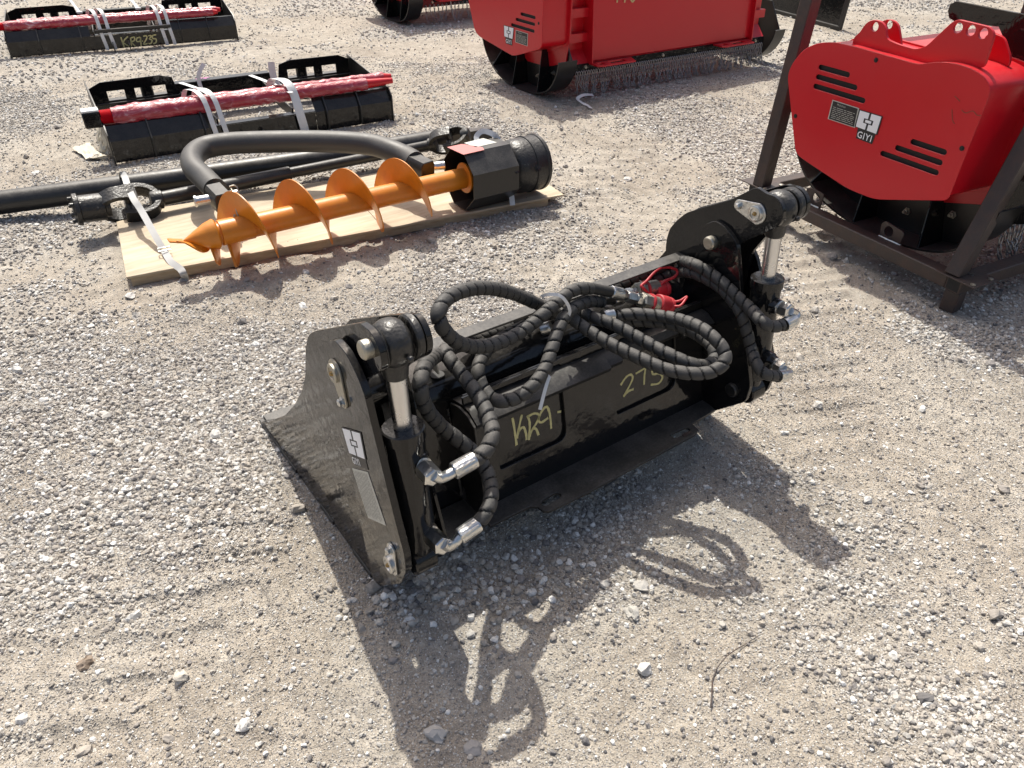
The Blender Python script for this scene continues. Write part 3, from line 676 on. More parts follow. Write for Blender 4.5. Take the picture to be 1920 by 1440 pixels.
def spiral_hose(pts, name='hose', r=.0186, pitch=.035, parent=BK, label=None, ph0=0.0, guard=(0, 1)):
    P = spline(pts, 10); P, s = resample(P, pitch/12); F = frames(P); N = 22; L = s[-1]
    vs = []; fs = []; mi = []; rg = random.Random(len(pts)*7+int(pts[0].x*100))
    wob = [rg.uniform(-.06, .06) for _ in range(int(L/pitch)+4)]
    for i, (p, (a, b_)) in enumerate(zip(P, F)):
        for k in range(N):
            th = 2*math.pi*k/N; u = s[i]/pitch - k/N*1.0 + ph0; n_ = math.floor(u); t = u-n_
            t = min(max(t, 0), 1); gw = .13
            if t < gw: rr = r*.79
            else:
                q = (t-gw)/(1-gw); rr = r*(.965+.055*math.sin(math.pi*min(1, q*1.02))**.55+.035*q + wob[(n_+2) % len(wob)]*.5)
            vs.append(p+a*(rr*math.cos(th))+b_*(rr*math.sin(th)))
    n = len(P)
    for i in range(n-1):
        for k in range(N):
            j = (k+1) % N; fs.append((i*N+k, i*N+j, (i+1)*N+j, (i+1)*N+k))
            u = s[i]/pitch-(k+.5)/N+.5/12+ph0; mi.append(1 if (u-math.floor(u)) < .16 else 0)
    fs.append(tuple(reversed(range(N)))); fs.append(tuple(range((n-1)*N, n*N))); mi += [1, 1]
    me = bpy.data.meshes.new(name); me.from_pydata([tuple(v) for v in vs], [], fs); me.polygons.foreach_set('material_index', mi); me.update()
    return finish(name, me, [RUBBER, GROOVE], parent, 50)
def HP(conv, l):
    """l = (x, y, Y) picture direction and distance plane Y"""
    return [ony(conv(x, y), Y) for x, y, Y in l]
ident = lambda x, y: (x, y)
# 1: coupler - big upper left loop - bundle - long right loop - second coupler
spiral_hose(HP(ident, [(1108, 541, .07), (1088, 541, .07), (1066, 549, .065), (1044, 567, .05), (1022, 586, .035), (998, 607, .03), (962, 631, .01), (925, 646, -.01), (890, 650, -.03), (857, 641, -.05), (832, 617, -.06),
                        (822, 588, -.05), (836, 562, -.02), (866, 546, .01), (905, 540, .04), (948, 546, .07), (985, 560, .10), (1015, 573, .11), (1050, 588, .09), (1076, 600, .05), (1106, 622, .0), (1150, 648, -.08), (1200, 672, -.16),
                        (1248, 692, -.23), (1292, 700, -.28), (1330, 698, -.31), (1356, 682, -.32), (1358, 660, -.30), (1340, 635, -.26), (1312, 614, -.20), (1276, 600, -.12), (1235, 592, -.05), (1190, 589, .0), (1158, 592, .03)]), 'hose')
# 2: inner strand from the bundle, round the same right loop
spiral_hose(HP(ident, [(1062, 575, .12), (1086, 585, .09), (1118, 597, .03), (1150, 608, -.02), (1186, 628, -.08), (1222, 648, -.14), (1258, 666, -.20), (1296, 682, -.25), (1325, 685, -.265), (1340, 672, -.25), (1336, 652, -.22), (1318, 634, -.17),
                        (1290, 618, -.12), (1250, 606, -.06), (1205, 602, .0), (1165, 603, .04)]), 'hose', ph0=.4)
# 3: second coupler hose dropping over the hood and back under
spiral_hose(HP(ident, [(1128, 566, .08), (1106, 565, .07), (1082, 573, .05), (1060, 592, .03), (1046, 620, .0), (1034, 655, -.03), (1022, 690, -.06), (1000, 722, -.085), (972, 744, -.085), (943, 752, -.08), (920, 746, -.05), (903, 722, -.01),
                        (896, 695, .02), (905, 668, .06), (925, 645, .09), (958, 625, .12), (1000, 603, .14), (1050, 580, .17), (1110, 560, .19)]), 'hose', ph0=.2)
# 4, 5: near side loops from the cylinder
spiral_hose(HP(ident, [(1010, 606, .20), (960, 622, .19), (910, 636, .17), (870, 646, .13), (845, 648, .08), (835, 660, .03), (846, 678, -.01), (866, 702, -.05), (886, 728, -.10), (905, 758, -.15), (918, 788, -.20), (923, 815, YA+.02), (914, 840, YA), (900, 855, YA-.008), (890, 862, YA-.008)]), 'hose', r=.0188, ph0=.7)
spiral_hose(HP(ident, [(1040, 588, .22), (960, 612, .20), (890, 636, .16), (850, 652, .10), (822, 664, .04), (800, 682, -.06), (789, 708, -.11), (790, 740, -.13), (802, 770, -.12), (826, 798, -.105), (856, 822, -.12), (882, 842, -.14), (904, 868, -.17), (918, 900, -.21), (921, 932, YB+.03), (913, 958, YB+.0), (897, 981, YB-.008)]), 'hose', r=.0188, ph0=.1)
# 6, 7: far side hoses, hugging the hinge plate then rounding its rear edge
def HX(l): return [(onx((x, y), -Y) if Y < -1 else ony((x, y), Y)) for x, y, Y in l]
spiral_hose(HX([(1150, 540, .20), (1200, 516, .19), (1240, 500, .17), (1275, 490, .13), (1302, 496, -1.208), (1331, 513, -1.228), (1357, 532, -1.238), (1383, 557, -1.243), (1409, 581, -1.242), (1428, 602, YC+.02), (1446, 612, YC), (1466, 610, YC-.008)]), 'hose', r=.0185, ph0=.3)
spiral_hose(HX([(1160, 556, .19), (1205, 536, .18), (1240, 520, .16), (1275, 510, .11), (1305, 514, -1.22), (1345, 535, -1.237), (1372, 562, -1.242), (1390, 590, -1.244), (1401, 624, -1.246), (1409, 656, -1.245), (1419, 684, YD+.03), (1434, 701, YD), (1456, 705, YD-.008)]), 'hose', r=.0178, ph0=.9)
# smooth hose ends, crimps and couplers
def coupler(a, b, c, d, e, nm='coupler'):
    """a smooth hose start, b crimp start, c nut, d body start, e cap start"""
    G().add(tube([a, (a+b)/2, b], .0165, 18)).obj('smooth_hose', HOSEM, BK, 50)
    x = (e-b).normalized(); g = G()
    L1 = (c-b).length; g.add(lathe(b-x*.004, x, [(0, .016), (.0, .019), (.003, .0205), (L1*.55, .0205), (L1*.9, .0175), (L1, .014)], 10)); g.add(lathe(b, x, [(0, .0198), (L1*.6, .0202)], 24))
    L2 = (d-c).length; g.add(lathe(c, x, [(0, .015), (.002, .019), (L2*.55, .019), (L2*.6, .014), (L2*.72, .014)], 6)); g.add(lathe(c+x*(L2*.62), x, [(0, .013), (.002, .0185), (L2*.36, .0185), (L2*.4, .014)], 6, .5))
    o = g.obj(nm, ZINC, BK, 25)
    L3 = (e-d).length; g = G(); g.add(lathe(d, x, [(0, .019), (.003, .026), (L3*.42, .026), (L3*.45, .021)], 6)); g.add(lathe(d+x*L3*.45, x, [(0, .0235), (L3*.55, .0235)], 28)); g.obj('coupler_body', ZINCD, o, 25)
    cap = G().add(lathe(e-x*.014, x, [(0, .027), (.002, .029), (.040, .029), (.044, .0265), (.048, .028), (.058, .027), (.062, .018)], 28)).obj('dust_cap', REDRUB, o)
    G().add(lathe(d+x*L3*.40, x, [(0, .024), (.0015, .0285), (.008, .0285), (.0095, .024)], 28)).obj('cap_ring', REDRUB, o)
    return o, e, x
Zt = lambda x, y: (940+x*.1875, 470+y*.1875)
a, b, c, d, e = [ony(Zt(x, y), Y) for x, y, Y in ((900, 375, .075), (1100, 415, .07), (1250, 455, .065), (1400, 497, .055), (1590, 530, .045))]
cap, e_, x_ = coupler(a, b, c, d, e)
p = e_+x_*.03
G().add(tube(spline([p+V((0, 0, .012)), ony(Zt(1775, 505), .02), ony(Zt(1850, 462), .015), ony(Zt(1840, 490), .01), ony(Zt(1780, 555), .005), p+V((0, -.008, .004))], 8), .0042, 10)).obj('cap_strap', REDRUB, cap, 60)
a, b, c, d, e = [ony(Zt(x, y), Y) for x, y, Y in ((1000, 490, .10), (1120, 490, .115), (1240, 440, .115), (1340, 405, .115), (1545, 400, .11))]
cap, e_, x_ = coupler(a, b, c, d, e)
G().add(tube(spline([ony(Zt(x, y), Y) for x, y, Y in ((1475, 430, .09), (1420, 375, .09), (1400, 350, .095), (1455, 300, .10), (1530, 215, .11), (1600, 170, .115), (1690, 168, .115), (1755, 195, .11), (1755, 235, .105), (1710, 275, .10), (1640, 300, .10), (1590, 340, .10), (1572, 372, .10))], 6), .0048, 10)).obj('cap_strap', REDRUB, cap, 60)
# crimp of the hidden coupler below the bundle
a, b = ony(Zt(1010, 655), .035), ony(Zt(1110, 640), .032); G().add(cyl(a, b, .02, 20)).obj('crimp_sleeve', ZINC, BK)
a, b = ony(Zt(400, 790), .10), ony(Zt(500, 760), .08); G().add(cyl(a, b, .019, 20)).obj('crimp_sleeve', ZINC, BK)
# zip tie round the bundle and its tail
tiep = [ony(Zt(x, y), Y) for x, y, Y in ((405, 455, .08), (470, 438, .045), (560, 440, .03), (620, 475, .015), (665, 540, .01), (685, 600, .01), (672, 650, .015), (625, 700, .03), (612, 760, .04))]
P = spline(tiep, 6); G().add(ribbon(P, .009, [(CAM-p).normalized() for p in P], .002)).obj('cable_tie', STRAPW, BK)
P = spline([ony(Z1(x, y), Y) for x, y, Y in ((1385, 470, -.06), (1345, 590, -.085), (1285, 820, -.105))], 6); G().add(ribbon(P, [.010]*len(P), [V((-.3, -1, .4)).normalized()]*len(P), .002)).obj('cable_tie', STRAPW, BK)
# ================================================================ plywood board with post hole digger parts
class Fr:
    def __init__(s, o, ex, ey=None):
        s.o = V(o); s.x = V(ex).normalized(); s.y = V(ey).normalized() if ey is not None else V((-s.x.y, s.x.x, 0)); s.z = V((0, 0, 1))
    def __call__(s, a, b, c=0): return s.o+s.x*a+s.y*b+s.z*c
    def pl(s, q, b):
        """the picture direction q on this frame's plane y = b"""
        return onp(q, s.o+s.y*b, s.y)
    def px(s, q, a): return onp(q, s.o+s.x*a, s.x)
def woodmat(name, c0, c1, sc):
    m, nt, b, N, L = newmat(name); tc = N('ShaderNodeNewGeometry'); mp = N('ShaderNodeMapping'); mp.inputs['Rotation'].default_value = (0, 0, .158); mp.inputs['Scale'].default_value = (1.2, 9, 9)
    L(tc.outputs['Position'], mp.inputs['Vector'])
    n = N('ShaderNodeTexNoise'); n.inputs['Scale'].default_value = sc; n.inputs['Detail'].default_value = 9; n.inputs['Roughness'].default_value = .62; L(mp.outputs[0], n.inputs['Vector'])
    n2 = N('ShaderNodeTexNoise'); n2.inputs['Scale'].default_value = 2.4; n2.inputs['Detail'].default_value = 6; L(tc.outputs['Position'], n2.inputs['Vector'])
    r = N('ShaderNodeValToRGB'); L(n.outputs[0], r.inputs[0]); e = r.color_ramp.elements; e[0].position = .35; e[0].color = (*c0, 1); e[1].position = .65; e[1].color = (*c1, 1)
    mr = N('ShaderNodeMapRange'); mr.inputs['From Min'].default_value = .35; mr.inputs['From Max'].default_value = .65; mr.inputs['To Min'].default_value = .78; mr.inputs['To Max'].default_value = 1.08; L(n2.outputs[0], mr.inputs['Value'])
    x = N('ShaderNodeMix'); x.data_type = 'RGBA'; x.blend_type = 'MULTIPLY'; x.inputs[0].default_value = 1; L(r.outputs[0], x.inputs[6]); L(mr.outputs[0], x.inputs[7]); L(x.outputs[2], b.inputs['Base Color'])
    b.inputs['Roughness'].default_value = .7; bp = N('ShaderNodeBump'); bp.inputs['Strength'].default_value = .3; bp.inputs['Distance'].default_value = .002; L(n.outputs[0], bp.inputs['Height']); L(bp.outputs[0], b.inputs['Normal'])
    return m
PLY = woodmat('plywood_face', (.42, .335, .23), (.56, .47, .34), 3.0)
PINE = woodmat('pine_beam', (.38, .28, .17), (.53, .42, .28), 5.0)
PF = Fr((-.138, 2.356, 0), (.987, -.158, 0))
ZT = .062
PL = thing('plywood_pallet', 'long plywood board on pine runners lying under the orange auger', 'pallet', PF(1.2, .42, 0))
rgp = random.Random(4)
# two plywood sheets with a seam, runners under the front and back edge
def slab(a0, a1, b0, b1, z0, z1, m, nm, skew=0):
    n = 14; top = [PF(a0+(a1-a0)*k/n, b0+rgp.uniform(-.002, .002), 0) for k in range(n+1)]; bot = [PF(a1-(a1-a0)*k/n, b1+rgp.uniform(-.002, .002), 0) for k in range(n+1)]
    P = [p+V((0, 0, (z0+z1)/2)) for p in top+bot]; G().add(plate(P, z1-z0, V((0, 0, 1)))).obj(nm, m, PL)
slab(0, 1.30, 0, .86, ZT-.012, ZT, PLY, 'plywood_sheet'); slab(1.303, 2.43, -.003, .86, ZT-.0125, ZT-.0005, PLY, 'plywood_sheet')
slab(.015, 1.25, .008, .10, .004, ZT-.0135, PINE, 'runner'); slab(1.25, 2.33, .012, .10, .004, ZT-.0135, PINE, 'runner'); slab(.01, 2.33, .76, .85, .004, ZT-.0135, PINE, 'runner')
for k in range(14):
    p = PF(rgp.uniform(.1, 2.3), rgp.choice([.05, .06, .8]), ZT); G().add(lathe(p, V((0, 0, 1)), [(-.001, .003), (.0006, .003)], 8)).obj('nail', DARK, PL)

# ---- orange auger
a0, a1 = onz((412, 437), .235), onz((873, 333), .235); ad = (a1-a0).normalized(); AL = (a1-a0).length
AU = thing('auger', 'orange earth auger with four wide spiral flights and a pointed tip', 'auger', (a0+a1)/2-V((0, 0, .175)))
G().add(cyl(a0+ad*.10, a1+ad*.06, .057, 36)).obj('shaft', ORANGE, AU)
G().add(lathe(a1-ad*.015, ad, [(0, .058), (.004, .085), (.014, .085), (.018, .058)], 32)).obj('flange', ORANGE, AU)
G().add(cyl(a0+ad*.0, a0+ad*.16, .062, 32)).obj('collar', ORANGE, AU)
G().add(lathe(a0-ad*.035, ad, [(0, .05), (.03, .052), (.036, .052)], 32)).obj('tip_boss', ORANGE, AU)
uA, wA, _ = basis(ad)
def helix(t0, t1, pitch, ri, ro, ph, th=.006, n=64, taper=None):
    vs = []; fs = []
    for i in range(n+1):
        f = i/n; t = t0+(t1-t0)*f; an = ph+2*math.pi*(t-t0)/pitch; r_ = ro
        if taper: r_ = taper(f)*ro
        d = uA*math.cos(an)+wA*math.sin(an)
        for k, rr in enumerate((ri, (ri+r_)/2, r_)):
            p = a0+ad*(t)+d*rr; vs += [p-ad*th/2, p+ad*th/2]
    for i in range(n):
        a = i*6; b = a+6
        for k in (0, 2):
            fs += [(a+k, b+k, b+k+2, a+k+2), (a+k+1, a+k+3, b+k+3, b+k+1)]
        fs += [(a+4, b+4, b+5, a+5), (a, a+1, b+1, b)]
    fs += [(0, 2, 4, 5, 3, 1), tuple(reversed([n*6+k for k in (0, 2, 4, 5, 3, 1)]))]
    return vs, fs
def ang_up():   # angle of the straight-up direction round the axis
    return math.atan2(V((0, 0, 1)).dot(wA), V((0, 0, 1)).dot(uA))
up0 = ang_up(); PITCHA = .288
def t_of(px_, y=330): return (onp((px_, y), a0, (CAM-a0).cross(ad).cross(ad).normalized())-a0).dot(ad)
tt = [.20, .46, .74, 1.02]
gtop = t_of(737, 298)
print('auger length', AL, 'top of last flight at', gtop)
G().add(helix(gtop-3.62*PITCHA, gtop+.36*PITCHA, PITCHA, .05, .182, up0-2*math.pi*3.62, n=220, taper=lambda f: min(1, .75+f*4))).obj('flight', ORANGE, AU, 60)
G().add(helix(.02, .17, .42, .055, .175, up0+2.6, .010, 20)).obj('cutting_blade', ORANGE, AU, 60)
# pointed pilot with its own twisted blade
g = G(); g.add(lathe(a0-ad*.17, ad, [(0, .006), (.05, .032), (.11, .062), (.15, .074), (.158, .066)], 24))
g.obj('pilot', ORANGE, AU)
G().add(helix(-.20, -.02, .34, .0, .10, up0+.9, .009, 30, taper=lambda f: .35+.65*f)).obj('pilot_blade', ORANGE, AU, 60)
tipp = a0-ad*.20
G().add(bar(tipp-ad*.035+V((0, 0, .02)), tipp+ad*.03, .045, .008)).obj('tip_cutter', ORANGE, AU)
P = [onp(q, a0, (CAM-a0).normalized()) for q in ((430, 350), (440, 348), (446, 356), (440, 372), (443, 395), (450, 415), (446, 432), (436, 424), (440, 402))]
G().add(tube(spline(P, 5), .0035, 8)).obj('cotter_wire', ZINCD, AU, 60)

# ---- gearbox with octagonal guard
GBX = thing('gearbox', 'black round gearbox behind an eight-sided steel guard on the plywood', 'gearbox', a1+ad*.4-V((0, 0, .17)))
g0c = a1-ad*.045; Ro = .178; Lg = .30
g = G(); ring_o = [(t, Ro) for t in (0, Lg)]
v, f = lathe(g0c, ad, [(0, Ro-.005), (0, Ro), (Lg, Ro), (Lg, Ro-.005), (0.001, Ro-.005)], 8, math.pi/8); g.add((v, f[:-2])); g.add(lathe(g0c+ad*(Lg-.01), ad, [(0, Ro-.006), (.006, Ro-.006)], 8, math.pi/8)); g.obj('octagon_guard', BLACKD, GBX, 20)
# lap seam strip on the side facing the camera
sd_ = (CAM-g0c); sd_ = (sd_-ad*sd_.dot(ad)).normalized()
st = g0c+ad*Lg
G().add(lathe(st+ad*.002, ad, [(0, .09), (.015, .125), (.05, .152), (.09, .157), (.135, .157), (.138, .163), (.148, .163), (.150, .158), (.21, .158), (.215, .164), (.232, .164), (.238, .12)], 40)).obj('housing', CAST, GBX)
for k in range(8):
    d = uA*math.cos(k*math.pi/4+.2)+wA*math.sin(k*math.pi/4+.2); G().add(lathe(st+ad*.232+d*.146, ad, [(0, .012), (.008, .012), (.01, .008)], 6)).obj('cover_bolt', CAST, GBX)
for q, r in (((968, 322), .02), ((1009, 315), .02)):
    p = onp(q, st+sd_*.155, sd_); G().add(lathe(p-sd_*.01, sd_, [(0, r*1.15), (.012, r*1.1), (.013, r*.7), (.022, r*.7), (.023, r*.35)], 6)).obj('drain_plug', CAST, GBX)
# stickers on the upper facet
def on_oct(q, ang):
    n = uA*math.cos(ang)+wA*math.sin(ang); return onp(q, g0c+n*(Ro*math.cos(math.pi/8)+.0012), n), n
best = None
facets = [up0+k*math.pi/4 for k in range(8)]
for (pts, m, nm) in (([(838, 276), (866, 270), (905, 276), (908, 281), (869, 290)], paint('faded_red_sticker', (.55, .16, .15), .5, .3), 'red_sticker'), ([(870, 268), (906, 259), (932, 267), (892, 276)], SILVER, 'grey_sticker')):
    P = [on_oct(q, up0)[0] for q in pts]; G().add(plate(P, .001, on_oct(pts[0], up0)[1])).obj(nm, m, GBX)

# ---- U-shaped yoke pipe
YK = thing('yoke_pipe', 'thick black U-shaped yoke pipe with zinc pins lying over the auger', 'yoke', PF(1.0, .5, ZT))
ypts = [onz(q, z) for q, z in (((404, 356), .275), ((384, 335), .29), ((364, 315), .31), ((362, 294), .325), ((384, 277), .33), ((430, 269), .335), ((500, 266), .335), ((580, 265), .335), ((650, 267), .335), ((700, 272), .33), ((735, 283), .32), ((765, 296), .305), ((779, 305), .30))]
P = spline(ypts, 8); G().add(tube(P, .063, 28)).obj('bent_pipe', PIPEM, YK, 60)
def yend(p, d, pinax, q_pin0, q_pin1):
    up_ = V((0, 0, 1)); s_ = d.cross(up_).normalized(); u = s_.cross(d).normalized(); o8 = []
    for x, y in ((-.035, -.055), (.035, -.055), (.048, -.035), (.048, .035), (.035, .055), (-.035, .055), (-.048, .035), (-.048, -.035)): o8.append(p+s_*x+u*y)
    G().add(plate(o8, .14, d, bev=.004, side=0)).obj('end_block', BLACKD, YK)
for (p, d, qa, qb, za) in ((onz((412, 372), .265), (ypts[0]-ypts[2]).normalized(), (364, 378), (447, 364), .265), (onz((788, 314), .285), (ypts[-1]-ypts[-3]).normalized(), (778, 316), (834, 310), .285)):
    yend(p, d, None, None, None); A_, B_ = onz(qa, za), onz(qb, za); x = (B_-A_).normalized()
    G().add(lathe(A_, x, [(0, .026), (.003, .030), (.012, .030), (.013, .025), ((B_-A_).length-.004, .025), ((B_-A_).length, .022)], 28)).obj('zinc_pin', ZINC, YK)
    P = circle(B_-x*.03, x, .035, 20) if za < .27 else circle(A_+x*.01, x, .035, 20); G().add(tube(P+[P[0]], .003, 8)).obj('lynch_ring', ZINCD, YK, 60)

# ---- long boom pipe behind
q0_, q1_ = onz((0, 380), .10), onz((320, 338), .135); bd = (q1_-q0_).normalized()
BM = thing('boom_pipe', 'very long straight black pipe lying across the board and onto the dirt', 'pipe', (q0_+q1_)/2-V((0, 0, .07)))
e1_ = onz((842, 258), .14)
G().add(tube([q0_-(e1_-q0_).normalized()*.9+V((0, 0, -.012)), q0_, q1_, onz((620, 296), .135), e1_], .066, 28)).obj('pipe', BLACKD, BM, 60)
G().add(bar(e1_+V((-.12, .0, .0)), e1_+V((.30, -.06, .0)), .07, .07)).obj('boom_end', BLACKD, BM)

# ---- PTO driveshaft with two universal joints
s0, s1 = onz((292, 375), .14), onz((805, 272), .15); sd2 = (s1-s0).normalized()
PT = thing('driveshaft', 'black tractor driveshaft with forked universal joints beside the auger', 'driveshaft', (s0+s1)/2-V((0, 0, .09)))
G().add(cyl(s0+sd2*.03, s0+(s1-s0)*.45, .040, 26)).obj('outer_tube', BLACKD, PT)
G().add(cyl(s0+(s1-s0)*.45, s1, .032, 26)).obj('inner_tube', BLACKD, PT)
G().add(lathe(s0-sd2*.01, sd2, [(0, .030), (.02, .036), (.05, .036)], 20)).obj('neck', CAST, PT)
def ujoint(c, ax, tw, nm='universal_joint', K=1.0):
    """two forks at right angles on a cross with four round caps"""
    ax = V(ax).normalized(); u, w_, _ = basis(ax); a_ = u*math.cos(tw)+w_*math.sin(tw); b_ = ax.cross(a_)
    g = G(); g.add(cyl(c-a_*K*.062, c+a_*K*.062, K*.018, 16)).add(cyl(c-b_*K*.062, c+b_*K*.062, K*.018, 16)); o = g.obj(nm, CAST, PT)
    for s_, arm_, sg in ((1, a_, 1), (1, b_, -1)):
        for t in (1, -1):
            P = spline([c+ax*sg*K*.115+arm_*t*K*.012, c+ax*sg*K*.095+arm_*t*K*.045, c+ax*sg*K*.055+arm_*t*K*.064, c+arm_*t*K*.062, c-ax*sg*K*.028+arm_*t*K*.058], 5)
            vs, fs = ribbon(P, K*.066, [arm_*t]*len(P), K*.022); G().add((vs, fs)).obj('fork', CAST, o, 50)
            G().add(lathe(c+arm_*t*K*.058, arm_*t, [(0, K*.031), (K*.018, K*.032), (K*.022, K*.029), (K*.022, K*.022), (K*.018, K*.020)], 22)).obj('bearing_cap', CAST, o)
        G().add(lathe(c+ax*sg*K*.09, ax*sg, [(0, K*.038), (K*.01, K*.043), (K*.05, K*.043), (K*.055, K*.036)], 24)).obj('hub', CAST, o)
    return o
cL = onz((243, 381), .15); axL = (s0-cL).normalized(); ujoint(cL, axL, .55, K=1.2)
# slip clutch body at the far left
k0 = cL-axL*.15; g = G(); g.add(lathe(k0-axL*.13, axL, [(0, .065), (.01, .086), (.03, .088), (.035, .074), (.15, .074), (.155, .06), (.18, .06)], 12)); o = g.obj('slip_clutch', CAST, PT)
uu, ww, _ = basis(axL)
for k in range(8):
    a = k*math.pi/4; d = uu*math.cos(a)+ww*math.sin(a); G().add(cyl(k0-axL*.145+d*.064, k0-axL*.085+d*.064, .009, 8)).obj('clutch_bolt', CAST, o)
cR = onz((842, 262), .19); ujoint(cR, (cR-s1).normalized(), .5)

# ---- straps of the bundle
def strap(pts, w_, m, nm, label, parent=None, n=None, grp=None):
    P = spline(pts, 6); nn = n or [(CAM-p).normalized() for p in P]
    o = G().add(ribbon(P, w_, nn, .0012)).obj(nm, m, parent, 50)
    if not parent: tag(o, label, 'strap', grp)
    return o
S1 = strap([onz((232, 350), .06), onz((229, 327), .23), onz((234, 332), .24), onz((240, 350), .22), onz((250, 372), .235), onz((265, 395), .20), onz((290, 440), .13), onz((305, 466), .085)], .034, STRAP, 'strap', 'grey metal-buckled strap running over the driveshaft to the board corner')
strap([onz((307, 468), .084), onz((320, 490), .072), onz((338, 504), .068), onz((344, 514), .05), onz((347, 523), .01), onz((340, 529), .005)], .034, STRAP, 'strap_tail', None, S1, [V((-.2, -.6, 1)).normalized()]*40 if False else None)
bk = onz((308, 467), .092); G().add(tube([bk+PF.x*a+PF.y*b for a, b in ((-.03, -.02), (.03, -.02), (.03, .02), (-.03, .02), (-.03, -.02))], .0035, 8)).obj('buckle', ZINC, S1)
S2 = strap([onz((903, 275), .36), onz((893, 258), .40), onz((905, 246), .43), onz((925, 252), .42), onz((937, 266), .38), onz((950, 300), .32), onz((955, 325), .26), onz((958, 352), .15), onz((961, 385), .066)], .030, STRAPW, 'strap', 'white loose-looped strap over the eight-sided gearbox guard')
strap([onz((896, 256), .405), onz((900, 243), .44), onz((903, 233), .46)], [.03, .02, .012]*10, STRAPW, 'strap_tail', None, S2) if False else None
# ================================================================ bale-spear mounting frames with wrapped red spears
PLASTW = None
def wrapmat():
    m, nt, b, N, L = newmat('red_bar_in_clear_film'); geo = N('ShaderNodeNewGeometry'); mp = N('ShaderNodeMapping'); mp.inputs['Scale'].default_value = (4, 11, 11); L(geo.outputs['Position'], mp.inputs['Vector'])
    n = N('ShaderNodeTexNoise'); n.inputs['Scale'].default_value = 1.6; n.inputs['Detail'].default_value = 6; n.inputs['Roughness'].default_value = .72; n.inputs['Distortion'].default_value = 1.2; L(mp.outputs[0], n.inputs['Vector'])
    r = N('ShaderNodeValToRGB'); L(n.outputs[0], r.inputs[0]); e = r.color_ramp.elements; e[0].position = .46; e[0].color = (.38, .012, .03, 1); e[1].position = .68; e[1].color = (.68, .42, .45, 1); e.new(.57).color = (.46, .07, .10, 1)
    L(r.outputs[0], b.inputs['Base Color']); b.inputs['Roughness'].default_value = .28; b.inputs['Coat Weight'].default_value = .6; b.inputs['Coat Roughness'].default_value = .12
    bp = N('ShaderNodeBump'); bp.inputs['Strength'].default_value = .9; bp.inputs['Distance'].default_value = .012; L(n.outputs[0], bp.inputs['Height']); L(bp.outputs[0], b.inputs['Normal']); return m
WRAP = wrapmat()
FILM = paint('yellowed_plastic_film', (.62, .56, .44), .3, .2, wob=.6, wobs=25)
PINK = paint('pink_marker', (.75, .22, .55), .6, 0)
